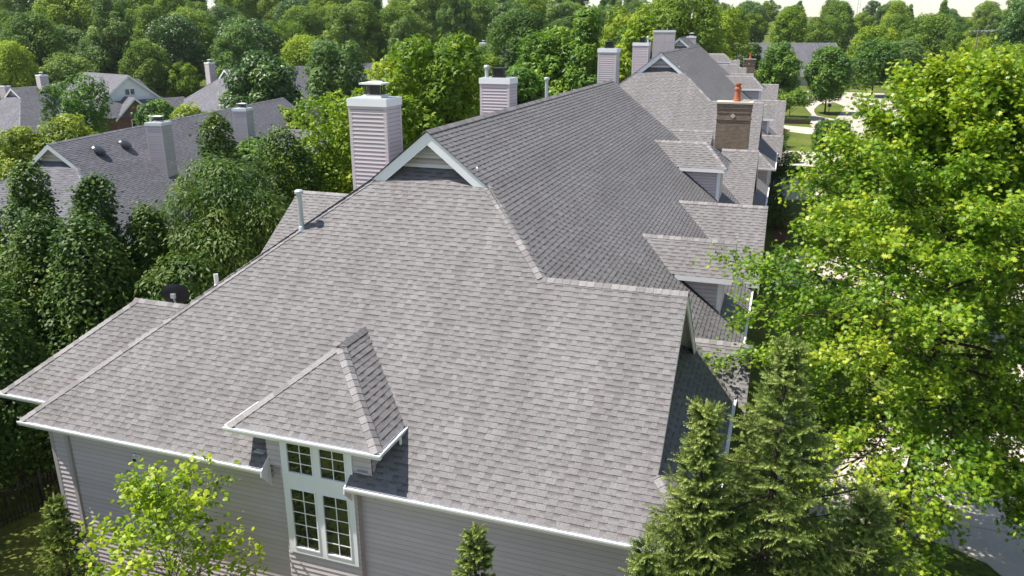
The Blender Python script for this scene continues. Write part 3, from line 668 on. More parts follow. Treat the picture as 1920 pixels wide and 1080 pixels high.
# ------------------------------------------------------------------ houses down the slope to the west and beyond
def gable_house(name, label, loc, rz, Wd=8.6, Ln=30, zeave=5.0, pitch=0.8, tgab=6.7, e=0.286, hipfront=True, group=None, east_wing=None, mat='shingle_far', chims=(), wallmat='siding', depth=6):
    """house with a hipped front end and small gablet, ridge along local y, front at y=0"""
    h = thing(name, label, 'house', loc, rz, group); tb = (0.22, 0.54); K = dict(e=e, tabs=tb)
    rz2 = zeave + pitch * Wd; r = MB(); c = MB(); z = lambda x: rz2 - pitch * abs(x)
    if hipfront:
        t = tgab; xg = Wd - t
        course_plane(r, [(-Wd, 0, zeave), (Wd, 0, zeave), (xg, t, z(xg)), (xg - 0.4, t + 0.4, z(xg - .4)), (-xg + 0.4, t + 0.4, z(xg - .4)), (-xg, t, z(xg))], seed=1, **K)
        for s in (1, -1): course_plane(r, [(s * Wd, 0, zeave), (s * Wd, Ln, zeave), (0, Ln, rz2), (0, t - 0.1, rz2), (s * xg, t - 0.1, z(xg))], seed=2 + s, **K); ridge_caps(c, (s * Wd, 0, zeave), (s * xg, t, z(xg)), (0, -1, -pitch), (s, 0, -pitch), 0.16, 0.4)
    else:
        t = 0; xg = Wd
        for s in (1, -1): course_plane(r, [(s * Wd, 0, zeave), (s * Wd, Ln, zeave), (0, Ln, rz2), (0, 0, rz2)], seed=2 + s, **K)
    ridge_caps(c, (0, t, rz2), (0, Ln, rz2), (1, 0, -pitch), (-1, 0, -pitch), 0.16, 0.4)
    if east_wing:
        for (y0, z0, zb, xe) in east_wing:
            yb = y0 - (z0 - zb) / pitch; yn = 2 * y0 - yb; X = lambda q: (rz2 - q) / pitch
            course_plane(r, [(X(zb), yb, zb), (xe, yb, zb), (xe, y0, z0), (X(z0), y0, z0)], seed=5, **K); course_plane(r, [(X(zb), yn, zb), (X(z0), y0, z0), (xe, y0, z0), (xe, yn, zb)], seed=6, **K)
            ridge_caps(c, (xe, y0, z0), (X(z0), y0, z0), (0, -1, -pitch), (0, 1, -pitch), 0.16, 0.4)
    r.build('roof', M[mat], h); c.build('ridge_cap', M[mat], h)
    k = MB()
    for s in (1, -1): slopeboard(k, (0, t - 0.06, rz2 - 0.03), (s * (xg + 0.02), t - 0.06, z(xg + 0.02) - 0.03), 0.26, 0.05, (0, -1, 0))
    if east_wing:
        for (y0, z0, zb, xe) in east_wing:
            k.build('rake_board', M['trim'], h); k = MB(); yb = y0 - (z0 - zb) / pitch
            slopeboard(k, (xe - 0.02, y0, z0 - 0.02), (xe - 0.02, yb, zb - 0.02), 0.2, 0.04, (1, 0, 0)); slopeboard(k, (xe - 0.02, y0, z0 - 0.02), (xe - 0.02, 2 * y0 - yb, zb - 0.02), 0.2, 0.04, (1, 0, 0)); board(k, ((rz2 - zb) / pitch, yb, zb - 0.02), (xe, yb, zb - 0.02), 0.2, 0.05, (0, -1, 0))
    k.build('rake_board', M['trim'], h)
    g = MB(); wl = MB(); gy = t + 0.35; hb = z(xg) + 0.28 if hipfront else zeave - 0.1; hx = (rz2 - hb) / pitch
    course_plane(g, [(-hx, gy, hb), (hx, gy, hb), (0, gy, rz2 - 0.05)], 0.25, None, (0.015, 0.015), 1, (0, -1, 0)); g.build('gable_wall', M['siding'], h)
    o = 0.4; q = Wd - o
    for a, b, n in (((-q, o), (q, o), (0, -1, 0)), ((q, o), (q, Ln), (1, 0, 0)), ((-q, o), (-q, Ln), (-1, 0, 0))):
        course_plane(wl, [(*a, -depth), (*b, -depth), (*b, zeave - 0.1), (*a, zeave - 0.1)], 0.25, None, (0.015, 0.015), 2, n)
    course_plane(wl, [(-q, Ln - 0.1, -depth), (q, Ln - 0.1, -depth), (q, Ln - 0.1, zeave), (0, Ln - 0.1, rz2 - .1), (-q, Ln - 0.1, zeave)], 0.25, None, (0.015, 0.015), 3, (0, 1, 0))
    if east_wing:
        for (y0, z0, zb, xe) in east_wing:
            yb = y0 - (z0 - zb) / pitch + 0.3; yn = 2 * y0 - yb
            course_plane(wl, [(xe - .4, yb, -depth), (xe - .4, yn, -depth), (xe - .4, yn, zb - .1), (xe - .4, y0, z0 - .2), (xe - .4, yb, zb - .1)], 0.25, None, (0.015, 0.015), 4, (1, 0, 0))
            course_plane(wl, [(Wd - 3, yb, -depth), (xe - .4, yb, -depth), (xe - .4, yb, zb - .1), (Wd - 3, yb, zb - .1)], 0.25, None, (0.015, 0.015), 4, (0, -1, 0))
    wl.build('wall', M[wallmat], h)
    gt = MB()
    gutter(gt, (-Wd, 0.03, zeave), (Wd, 0.03, zeave), (0, -1, 0)) if hipfront else None
    for s in (1, -1): gutter(gt, (s * (Wd - 0.03), 0, zeave), (s * (Wd - 0.03), Ln, zeave), (s, 0, 0))
    gt.build('gutter', M['gutter'], h)
    for cx, cy, wd, dp, zb, zt, kw in chims: chimney(h, cx, cy, wd, dp, zb, zt, off=Vector((0, 0, 0)), **kw)
    return h

def apex_loc(ax, ay, az, rz, t, ridge):  # base point of a gable_house from the position of its gablet peak
    d = Matrix.Rotation(rz, 3, 'Z') @ Vector((0, t, 0)); return Vector((ax, ay, az - ridge)) - d
rzL = R(10.9)
L1 = gable_house('townhouse', 'grey townhouse left below the near roof, two round domed vents beside its gablet', apex_loc(-47.85, 41.13, 7.03, rzL, 6.7, 11.88), rzL, Ln=46, e=0.16,
     east_wing=[(20.5, 7.6, 4.6, 12.5), (35.0, 9.6, 5.2, 17.0)], chims=[(3.0, 13.6, 1.3, 1.4, 6.5, 12.6, dict(cap='white', pipe=-1)), (3.3, 27.0, 1.3, 1.4, 6.5, 12.4, dict(cap='white'))])
for yy in (10.0, 13.2):
    v = MB(); xx = 1.25; Mv = Matrix.Translation((xx, yy, 11.88 - 0.8 * xx)) @ Matrix.Rotation(math.atan(0.8), 4, 'Y')
    def ring(rad, z): return [Mv @ Vector((rad * math.cos(k * math.pi / 8), rad * math.sin(k * math.pi / 8), z)) for k in range(16)]
    rs = [ring(0.30, 0), ring(0.30, 0.16), ring(0.52, 0.16), ring(0.52, 0.22), ring(0.40, 0.34), ring(0.2, 0.40), ring(0.02, 0.41)]
    for i in range(6):
        for k in range(16): v.face([rs[i][k], rs[i][(k + 1) % 16], rs[i + 1][(k + 1) % 16], rs[i + 1][k]])
    v.build('roof_vent', plain('dark_vent_paint', (0.05, 0.055, 0.065), 0.3, 0.5), L1)
p = MB(); p.lathe([(0.1, 6.2), (0.08, 6.4), (0.08, 7.6), (0.16, 7.62), (0.16, 7.72), (0.1, 7.76)], (7.0, 36, 0), 12); p.build('vent_pipe', M['galv'], L1)
p = MB(); p.lathe([(0.12, 9.4), (0.1, 9.6), (0.1, 10.5), (0.3, 10.55), (0.32, 10.8), (0.1, 11.0)], (2.4, 25, 0), 12); p.build('vent_pipe', M['galv'], L1)
L2 = gable_house('townhouse', 'pale grey townhouse at the left edge behind the yellow green hedge trees', apex_loc(-121.99, 99.77, 5.33, R(-2), 6.7, 11.88), R(-2), Ln=34,
     chims=[(-5.2, 8.5, 1.4, 1.1, 6, 12.0, dict(cap='dark'))])
L3 = gable_house('townhouse', 'grey townhouse half hidden behind the dark round tree, tall chimney at its left', apex_loc(-92.2, 116.5, 8.03, R(-18.7), 6.7, 11.88), R(-18.7), Ln=50, tgab=6.7,
     chims=[(-5.6, 6.5, 1.3, 1.2, 6, 12.9, dict(cap='white'))])
L4 = gable_house('townhouse', 'small grey roof with one chimney far off between two bright tree crowns', apex_loc(-62.02, 177.71, 10.53, R(-4), 6.7, 11.88), R(-4), Ln=26,
     chims=[(-8.0, 9.0, 1.5, 1.2, 5, 13.0, dict(cap='white'))])
for q in (L1, L2, L3, L4): q['group'] = 'townhouses west of the near row'

# brick-fronted house with a white gable, at the left behind the hedge trees
bh = thing('brick_house', 'red brick fronted house with a white gable above and paired white window', 'house', (-103.5, 106.5, -5.2), R(-20))
def gable_wing(h, y0, x0, x1, hw, zb, zr, wallmat, zbot, seed, win=None):
    r = MB(); s = (zr - zb) / hw
    for sg in (1, -1): course_plane(r, [(x0, y0 + sg * hw, zb), (x1, y0 + sg * hw, zb), (x1, y0, zr), (x0, y0, zr)], 0.286, (0.22, 0.54), seed=seed + sg)
    r.build('roof', M['shingle_far'], h)
    k = MB()
    for sg in (1, -1): slopeboard(k, (x1 - 0.02, y0, zr - 0.02), (x1 - 0.02, y0 + sg * hw, zb - 0.02), 0.28, 0.05, (1, 0, 0))
    k.build('rake_board', M['trim'], h)
    g = MB(); xx = x1 - 0.45; q = hw - 0.4
    pts = [(xx, y0 - q, zbot), (xx, y0 + q, zbot), (xx, y0 + q, zb + 0.4 * s - .1), (xx, y0, zr - 0.1), (xx, y0 - q, zb + 0.4 * s - .1)]
    g.face(pts, uv=[(p[1], p[2]) for p in pts])
    for sg in (1, -1):
        pts = [(x0, y0 + sg * q, zbot), (xx, y0 + sg * q, zbot), (xx, y0 + sg * q, zb + 0.2), (x0, y0 + sg * q, zb + 0.2)]; g.face(pts, uv=[(p[0], p[2]) for p in pts])
    g.build('wall', M[wallmat], h)
    if win:
        f = MB(); ya, yb, za, zb_ = win; ym = (ya + yb) / 2
        for a, b, c_, d in ((ya, ya + .12, za, zb_), (yb - .12, yb, za, zb_), (ym - .09, ym + .09, za, zb_), (ya + .12, ym - .09, za, za + .12), (ym + .09, yb - .12, za, za + .12), (ya + .12, ym - .09, zb_ - .12, zb_), (ym + .09, yb - .12, zb_ - .12, zb_)): f.box((xx, a, c_), (xx + 0.08, b, d))
        for i in range(1, 4): zz = za + (zb_ - za) * i / 4; f.box((xx, ya + .12, zz - .02), (xx + 0.06, ym - .09, zz + .02)); f.box((xx, ym + .09, zz - .02), (xx + 0.06, yb - .12, zz + .02))
        fo = f.build('window', M['trim'], h); g = MB(); g.box((xx + 0.005, ya + .1, za + .1), (xx + 0.03, yb - .1, zb_ - .1)); g.build('pane', M['glass'], fo)
gable_wing(bh, 0, -16, 0, 5.2, 8.6, 12.6, 'trim', 6, 1, (-0.9, 0.9, 9.3, 10.4))
gable_wing(bh, -1.0, -10, 3.0, 3.6, 5.9, 9.2, 'brick_red', -3, 4, (-1.9, 0.1, 3.2, 5.7))
r = MB()
course_plane(r, [(0.5, -5.2, 8.6), (0.5, 9, 8.6), (3.2, 9, 6.2), (3.2, -6.5, 6.2), ], 0.286, (0.22, 0.54), seed=8)
course_plane(r, [(-16, -5.2, 8.6), (0.5, -5.2, 8.6), (3.2, -8.5, 5.6), (-16, -8.5, 5.6)], 0.286, (0.22, 0.54), seed=9)
course_plane(r, [(-14, 2, 11.6), (2.4, 14, 5.8), (-14, 14, 5.8)], 0.286, (0.22, 0.54), seed=10)
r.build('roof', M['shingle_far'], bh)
chimney(bh, -16.5, -8.0, 1.7, 1.3, 5, 12.4, 'white', pipe=1, off=Vector((0, 0, 0)))

# long roof closing the end of the street
er = thing('long_house', 'long low grey roof closing off the far end of the street', 'house', (-4.4, 242, gz(-4, 242)), math.atan2(10.6, 31.2))
z0 = er.location.z; r = MB(); hx, zr3, zb3 = 16.6, 11.07 - z0, 2.6 - z0
course_plane(r, [(-hx - 4, -9.5, zb3), (hx + 3.5, -9.5, zb3), (hx, 0, zr3), (-hx - 4, 0, zr3)], 0.3, (0.3, 0.7), seed=3); course_plane(r, [(-hx - 4, 9.5, zb3), (hx + 3.5, 9.5, zb3), (hx, 0, zr3), (-hx - 4, 0, zr3)], 0.3, (0.3, 0.7), seed=4)
course_plane(r, [(hx + 3.5, -9.5, zb3), (hx + 3.5, 9.5, zb3), (hx, 0, zr3)], 0.3, (0.3, 0.7), seed=5)
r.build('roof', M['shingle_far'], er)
wl = MB(); wl.box((-hx - 3, -8.6, -3), (hx + 2.8, 8.6, zb3 + 0.1)); wl.build('wall', M['siding_plain'], er)
k = MB(); board(k, (-hx - 4, -9.5, zb3), (hx + 3.5, -9.5, zb3), 0.3, 0.06, (0, -1, 0)); slopeboard(k, (hx + 3.5, -9.5, zb3), (hx, 0, zr3), 0.35, 0.06, (1, 0, 0)); k.build('fascia', M['trim'], er)


# ------------------------------------------------------------------ vegetation
rng = np.random.default_rng(7)
def fast_mesh(name, V, loops, starts, tone, mat):
    me = bpy.data.meshes.new(name)
    me.vertices.add(len(V)); me.vertices.foreach_set('co', np.ascontiguousarray(V, np.float32).ravel())
    me.loops.add(len(loops)); me.loops.foreach_set('vertex_index', np.ascontiguousarray(loops, np.int32))
    me.polygons.add(len(starts)); me.polygons.foreach_set('loop_start', np.ascontiguousarray(starts, np.int32))
    at = me.attributes.new('tone', 'FLOAT', 'FACE'); at.data.foreach_set('value', np.ascontiguousarray(tone, np.float32))
    me.materials.append(mat); me.update(calc_edges=True); return me
def unit(a): return a / np.maximum(np.linalg.norm(a, axis=-1, keepdims=True), 1e-9)
# leaf outlines: points (across, along), faces as index lists; fold lowers the halves
def mirror(half):
    pts = [(0, 0)] + half + [(0, 1)]; n = len(half)
    left = [(-x, y) for x, y in half]
    return pts + left, [list(range(0, n + 2)), [0] + [n + 1] + list(range(2 * n + 1, n + 1, -1))]
LEAF = {
 'oak': mirror([(.10, .14), (.38, .20), (.14, .34), (.50, .56), (.16, .60), (.32, .86), (.07, .80)]),
 'heart': mirror([(.34, -.06), (.54, .22), (.46, .55), (.2, .85)]),
 'oval': mirror([(.28, .35), (.22, .72)]),
 'lance': mirror([(.15, .3), (.12, .7)]),
 'tuft': ([(0, 0), (.32, .45), (0, 1), (-.32, .45), (.1, .1), (.75, .35), (.95, .85), (.4, .6), (-.1, .1), (-.4, .6), (-.95, .8), (-.7, .3)], [[0, 1, 2, 3], [4, 5, 6, 7], [8, 9, 10, 11]]),
 'needles': ([(0, 0), (.07, .5), (0, 1), (-.07, .5)], [[0, 1, 2, 3]]),
}
def leaves(name, P, N, A, size, kind, tone, mat, fold=0.28, curl=0.25, parent=None):
    tp, tf = LEAF[kind]; tp = np.array(tp, float); k = len(tp); n = len(P)
    A = unit(A - N * (A * N).sum(1, keepdims=True)); B = np.cross(N, A)
    z = -np.abs(tp[:, 0]) * fold - curl * (tp[:, 1] - 0.3) ** 2
    s = np.asarray(size)[:, None, None] if hasattr(size, '__len__') else size
    V = P[:, None, :] + s * (tp[None, :, 0, None] * B[:, None, :] + tp[None, :, 1, None] * A[:, None, :] + z[None, :, None] * N[:, None, :])
    fl = np.concatenate([np.array(f) for f in tf]); st = np.cumsum([0] + [len(f) for f in tf])[:-1]
    loops = (np.arange(n)[:, None] * k + fl[None]).ravel(); starts = (np.arange(n)[:, None] * len(fl) + st[None]).ravel()
    return fast_mesh(name, V.reshape(-1, 3), loops, starts, np.repeat(tone, len(tf)), mat)

def lobes_of(shape, H, Rr, z0, nl, lr, r):
    """centres and radii of the leaf masses that make up a crown"""
    out = []
    for i in range(nl):
        f = (i + 0.5) / nl; an = i * 2.39996 + r.uniform(-.5, .5)
        if shape == 'round': th = math.acos(1 - 1.75 * f); rad = math.sin(th) * (0.62 + .14 * r.random()); zz = 0.5 + 0.42 * math.cos(th)
        elif shape == 'oval': th = math.acos(1 - 1.85 * f); rad = math.sin(th) * (0.60 + .2 * r.random()); zz = 0.48 + 0.45 * math.cos(th)
        elif shape == 'cone': zz = 0.96 - 0.9 * f; rad = (1 - zz) ** 0.8 * (0.7 + .2 * r.random())
        elif shape == 'column': zz = 0.97 - 0.95 * f; rad = min(1, (1 - zz) * 1.7 + .06) * (0.55 + .35 * r.random()) * (1 if zz > .2 else .8)
        elif shape == 'flat': zz = 0.55 + 0.35 * r.random() * (1 - f); rad = math.sqrt(f) * .85
        else: zz = 0.9 - 0.75 * f; rad = (0.35 + .65 * math.sin(math.pi * min(1, f * .9 + .15))) * (0.6 + .25 * r.random())
        s = lr * Rr * r.uniform(0.65, 1.5)
        out.append((rad * Rr * math.cos(an), rad * Rr * math.sin(an), z0 + zz * (H - z0), s))
    for i in range(nl // 5): out.append((r.normal(0, .2) * Rr, r.normal(0, .2) * Rr, z0 + (H - z0) * r.uniform(.3, .75), lr * Rr * 1.3))
    return np.array(out)
def crown_mesh(name, shape, H, Rr, z0, nl, lr, nleaf, size, kind, mat, seed, flat=0.8, droop=0.2, jitter=0.5, tonebias=0.0):
    r = np.random.default_rng(seed); L = lobes_of(shape, H, Rr, z0, nl, lr, r)
    wgt = L[:, 3] ** 2; ids = r.choice(len(L), int(nleaf * 1.5), p=wgt / wgt.sum())
    d = unit(r.normal(size=(len(ids), 3)) + np.array([0, 0, 0.35])); rad = r.uniform(0.72, 1.08, len(ids)) ** 1.0
    # twig sprays that stick out of the mass break its outline
    spr = r.random(len(ids)) < 0.16; rad[spr] *= r.uniform(1.05, 1.5, spr.sum())
    P = L[ids, :3] + d * (L[ids, 3] * rad)[:, None] * np.array([1, 1, flat])
    D = np.linalg.norm((P[:, None, :] - L[None, :, :3]) / np.array([1, 1, flat]), axis=2) / L[None, :, 3]
    keep = (D.min(1) > 0.66) & (P[:, 2] > z0 * 0.6)
    P, d, ids = P[keep][:nleaf], d[keep][:nleaf], ids[keep][:nleaf]; n = len(P)
    N = unit(d + np.array([0, 0, 0.7]) + r.normal(0, jitter, (n, 3))); A = unit(d * 0.8 + r.normal(0, .6, (n, 3)) + np.array([0, 0, -droop]))
    lt = r.normal(0, 0.16, len(L)); tone = np.clip(0.45 + tonebias + lt[ids] + r.normal(0, 0.16, n), 0, 1)
    return leaves(name, P, N, A, size * r.uniform(0.7, 1.3, n), kind, tone, mat), L
def trunk_mesh(name, H, r0, L, mat, seed, lean=0.03, nlimb=9, fork=0.25):
    r = random.Random(seed); mb = MB(); top = H * 0.86
    pts = [Vector((lean * z * math.sin(z * .5 + seed), lean * z * math.cos(z * .37 + seed), z)) for z in np.linspace(-0.3, top, 9)]
    mb.tube(pts, [r0 * 1.25] + [r0 * (1 - .9 * i / 8) for i in range(1, 9)], 8)
    for i in range(min(nlimb, len(L))):
        c = Vector(L[(i * 7) % len(L)][:3]); zs = max(H * fork, c.z - (c.xy.length) * 0.9); zs = min(zs, top * .9)
        k = zs / top * 8; s = pts[min(8, int(k))].lerp(pts[min(8, int(k) + 1)], k - int(k)) if k < 8 else pts[8]
        q = r0 * 0.42 * (1 - zs / H * .6); mid = s.lerp(c, .5) + Vector((0, 0, -0.08 * (c - s).length))
        mb.tube([s, mid, c], [q, q * .65, q * .2], 6)
    m = bpy.data.meshes.new(name); m.from_pydata(mb.v, [], mb.f); m.materials.append(mat); m.update(); return m

G = {}
G['forest'] = leaf_mat('wood_leaves', (0.034, 0.064, 0.009), (0.076, 0.118, 0.014), (0.125, 0.168, 0.021), 0.34, 0.6, 0.2, 0.48)
G['forest_grey'] = leaf_mat('grey_green_leaves', (0.028, 0.054, 0.016), (0.064, 0.106, 0.026), (0.115, 0.160, 0.045), 0.3, 0.6, 0.2, 0.3)
G['bright'] = leaf_mat('yellow_green_leaves', (0.035, 0.072, 0.005), (0.088, 0.135, 0.008), (0.20, 0.225, 0.014), 0.38, 0.5, 0.25, 0.15)
G['mid'] = leaf_mat('mid_green_leaves', (0.02, 0.05, 0.007), (0.05, 0.10, 0.011), (0.10, 0.155, 0.018), 0.32, 0.5, 0.3, 0.2)
G['dark'] = leaf_mat('dark_green_leaves', (0.013, 0.034, 0.008), (0.031, 0.066, 0.013), (0.066, 0.108, 0.022), 0.24, 0.42, 0.35, 0.15)
G['oak'] = leaf_mat('oak_leaves', (0.028, 0.066, 0.005), (0.078, 0.135, 0.008), (0.19, 0.215, 0.016), 0.34, 0.42, 0.35)
G['horn'] = leaf_mat('hornbeam_leaves', (0.012, 0.030, 0.006), (0.032, 0.062, 0.009), (0.085, 0.105, 0.018), 0.28, 0.5, 0.25)
G['redbud'] = leaf_mat('redbud_leaves', (0.050, 0.090, 0.006), (0.118, 0.170, 0.011), (0.235, 0.255, 0.016), 0.42, 0.42, 0.35)
G['spruce'] = leaf_mat('spruce_needles', (0.024, 0.042, 0.010), (0.066, 0.094, 0.022), (0.155, 0.178, 0.046), 0.15, 0.5, 0.3)
G['crab'] = leaf_mat('olive_leaves', (0.04, 0.065, 0.006), (0.092, 0.125, 0.010), (0.16, 0.185, 0.02), 0.35, 0.5, 0.3, 0.1)
G['shrub'] = leaf_mat('shrub_leaves', (0.010, 0.026, 0.006), (0.026, 0.052, 0.010), (0.055, 0.085, 0.016), 0.2, 0.5, 0.25, 0.2)

def tree(name, label, cat, loc, H, Rr, shape, nl, lr, nleaf, size, kind, mat, seed, z0=None, r0=None, group=None, bark='bark', trunk=True, **k):
    t = thing(name, label, cat, loc, 0, group); z0 = H * 0.18 if z0 is None else z0
    me, L = crown_mesh('crown', shape, H, Rr, z0, nl, lr, nleaf, size, kind, G[mat], seed, **k)
    if trunk: link('trunk', trunk_mesh('trunk', H, r0 or H * 0.016, L, M[bark], seed), t)
    link('crown' if trunk else 'foliage', me, t); return t

# --- the wood behind the houses: eight models, each copied as single trees
protos = []
for i, (shape, H, Rr, nl, mat, kind) in enumerate([('round', 17, 6.6, 40, 'forest', 'tuft'), ('oval', 19, 6.0, 42, 'forest', 'tuft'), ('round', 15, 6.8, 38, 'forest_grey', 'tuft'), ('oval', 20, 5.4, 40, 'forest_grey', 'tuft'),
                                             ('vase', 17, 6.6, 40, 'forest', 'tuft'), ('round', 18, 6.9, 44, 'dark', 'tuft'), ('oval', 16, 5.4, 36, 'bright', 'tuft'), ('cone', 17, 4.2, 32, 'mid', 'tuft')]):
    me, L = crown_mesh('crown', shape, H, Rr, H * .12, nl, 0.22, 15000, 0.30, kind, G[mat], 100 + i, jitter=0.55)
    protos.append((me, trunk_mesh('trunk', H, 0.24, L, M['bark_grey'], i), H, Rr))
WOOD = {'forest': ('broad green tree of the wood, its crown merging into the canopy behind the houses', 'mid green trees of the wood'),
        'grey': ('grey green tree of the wood, feathery paler crown among the canopy behind the houses', 'grey green trees of the wood'),
        'dark': ('dark heavy crowned tree of the wood, near black green among the canopy', 'dark trees of the wood'),
        'bright': ('yellow green tree lighting up the canopy of the wood', 'yellow green trees of the wood'),
        'cone': ('pointed green tree standing up among the rounder crowns of the wood', 'pointed trees of the wood')}
KIND = ['forest', 'forest', 'grey', 'grey', 'forest', 'dark', 'bright', 'cone']
def wood_tree(pi, x, y, s, rz):
    me, tr, H, Rr = protos[pi]; lab, grp = WOOD[KIND[pi]]
    t = thing('broadleaf_tree' if pi != 7 else 'pointed_tree', lab, 'tree', (x, y, gz(x, y) - 0.3), rz, grp)
    t.scale = (s * rng.uniform(.82, 1.2), s * rng.uniform(.82, 1.2), s * rng.uniform(.9, 1.15))
    link('trunk', tr, t); link('crown', me, t); return t
rows = [148, 159, 171, 184, 198, 214, 232, 253, 278, 308, 345, 390, 450, 520]
cnt = 0
for ri, rd in enumerate(rows):
    step = (9.2 + ri * 0.8) / rd
    a = -0.95 + rng.uniform(0, step)
    while a < 0.40:
        aa = a + rng.uniform(-.25, .25) * step; r_ = rd + rng.uniform(-5, 5); x, y = r_ * math.sin(aa), r_ * math.cos(aa); a += step * rng.uniform(.85, 1.2)
        if x > -14 and x < 40 and y < 275 and (y < 225 or x < 24): continue         # street, end house
        if -26 < x < 16 and 225 < y < 262: continue
        if -95 < x < -62 and 112 < y < 172: continue                                 # houses to the west
        if aa < -.66 and r_ < 180: continue
        if -80 < x < -48 and 168 < y < 208: continue
        if -14 < x < 6 and y < 200: continue
        if x > 24 and aa > 0.12 and r_ < 160: pass
        pi = int(rng.choice(8, p=[.2, .17, .16, .13, .12, .1, .06, .06])); s = rng.uniform(.82, 1.18) * (1 if aa < .05 else .9)
        if rd == 150 and aa < -.45: s *= .8
        wood_tree(pi, x, y, s, rng.uniform(0, 6.28)); cnt += 1
for k_, (aa, r_) in enumerate([(-.86, 205), (-.82, 228), (-.79, 250), (-.84, 272), (-.80, 300), (-.76, 325), (-.70, 345), (-.62, 335), (-.55, 400), (-.45, 420), (-.36, 415), (-.5, 470), (-.3, 460), (-.74, 215), (-.78, 196), (-.72, 198)]):
    wood_tree([0, 1, 3, 5][k_ % 4], r_ * math.sin(aa), r_ * math.cos(aa), 1.2, k_ * 1.3)
print('wood trees', cnt)

# --- trees grown branch by branch, for the ones close to the camera
def branchy(name, label, cat, loc, H, prof, nlimb, nsec, nter, nlf, lsize, kind, mat, seed, r0, zlo=.2, droop=0.0, bark='bark', seclen=0.30, terlen=0.5, jit=0.12, upn=0.8, lean=(0, 0), tonez=0.0, nstem=1, group=None, spread=.7):
    r = np.random.default_rng(seed); t = thing(name, label, cat, loc, 0, group); mb = MB()
    npt = 12; zs = np.linspace(-0.3, H * .95, npt)
    stem = lambda z: np.array([lean[0] * z + 0.12 * math.sin(z * .55 + seed), lean[1] * z + .12 * math.cos(z * .43 + seed), z])
    tp = [stem(z) for z in zs]; mb.tube(tp, [r0 * 1.3] + [max(0.012, r0 * (1 - .97 * i / (npt - 1))) for i in range(1, npt)], 10)
    LP, LN, LA, LT = [], [], [], []
    for i in range(nlimb):
        f = (i + .5) / nlimb; z = H * (zlo + (.97 - zlo) * f); an = i * 2.39996 + r.uniform(-.4, .4); Lm = prof(z / H) * r.uniform(.72, 1.08)
        el = -droop * (1 - f) * 1.2 + (f ** 1.5) * 0.95 + r.uniform(-.12, .12)
        s = stem(z); dh = np.array([math.cos(an), math.sin(an), 0]); lt = r.normal(0, .10)
        pts = []; p = s.copy(); n = 9; e = el + .25
        for k in range(n + 1):
            pts.append(p.copy()); e -= (.5 * (1 - f) + .05) / n * (1 + droop * 2); a2 = an + r.normal(0, .10)
            p = p + Lm / n * np.array([math.cos(a2) * math.cos(e), math.sin(a2) * math.cos(e), math.sin(e)])
        rr = r0 * .33 * (1 - .65 * f) * (Lm / max(.1, prof(.4))) ** .5
        mb.tube(pts, [max(.006, rr * (1 - .93 * k / n)) for k in range(n + 1)], 6)
        pts = np.array(pts)
        for j in range(nsec):
            q = .22 + .78 * (j + r.random()) / nsec; kq = min(n - 1e-3, q * n); k0 = int(kq); o = pts[k0] + (pts[k0 + 1] - pts[k0]) * (kq - k0)
            d0 = unit(pts[k0 + 1] - pts[k0]); side = np.array([-d0[1], d0[0], 0]) * (1 if j % 2 else -1)
            d1 = unit(d0 * .75 + side * spread * r.uniform(.5, 1.2) + np.array([0, 0, r.uniform(-.35, .45)])); l1 = seclen * Lm * r.uniform(.5, 1.2) * (1.15 - .6 * q)
            end = o + d1 * l1 + np.array([0, 0, -droop * .25 * l1])
            mb.tube([o, (o + end) / 2 + [0, 0, .03 * l1], end], [max(.004, rr * .3), max(.004, rr * .2), .003], 4, False)
            for m2 in range(nter):
                u = (m2 + 1) / nter; b = o + (end - o) * u; d2 = unit(d1 + r.normal(0, .55, 3) + [0, 0, .15]); l2 = terlen * r.uniform(.5, 1.1)
                c = max(2, int(nlf * r.uniform(.6, 1.3))); w_ = r.random(c)[:, None]
                P = b + d2 * l2 * w_ + r.normal(0, jit, (c, 3)); LP.append(P)
                LN.append(np.tile([0, 0, upn], (c, 1)) + r.normal(0, .62, (c, 3)) + d2 * .25); LA.append(d2 + r.normal(0, .6, (c, 3)) + [0, 0, -.25])
                tip = .16 * (q > .8) + .10 * (u > .9)
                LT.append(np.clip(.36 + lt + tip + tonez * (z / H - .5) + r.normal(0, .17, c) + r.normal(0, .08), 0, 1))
    mb.build('trunk', M[bark], t)
    P, N, A, T = np.concatenate(LP), unit(np.concatenate(LN)), unit(np.concatenate(LA)), np.concatenate(LT)
    link('crown', leaves('crown', P, N, A, lsize * np.random.default_rng(seed).uniform(.65, 1.25, len(P)), kind, T, G[mat]), t); return t

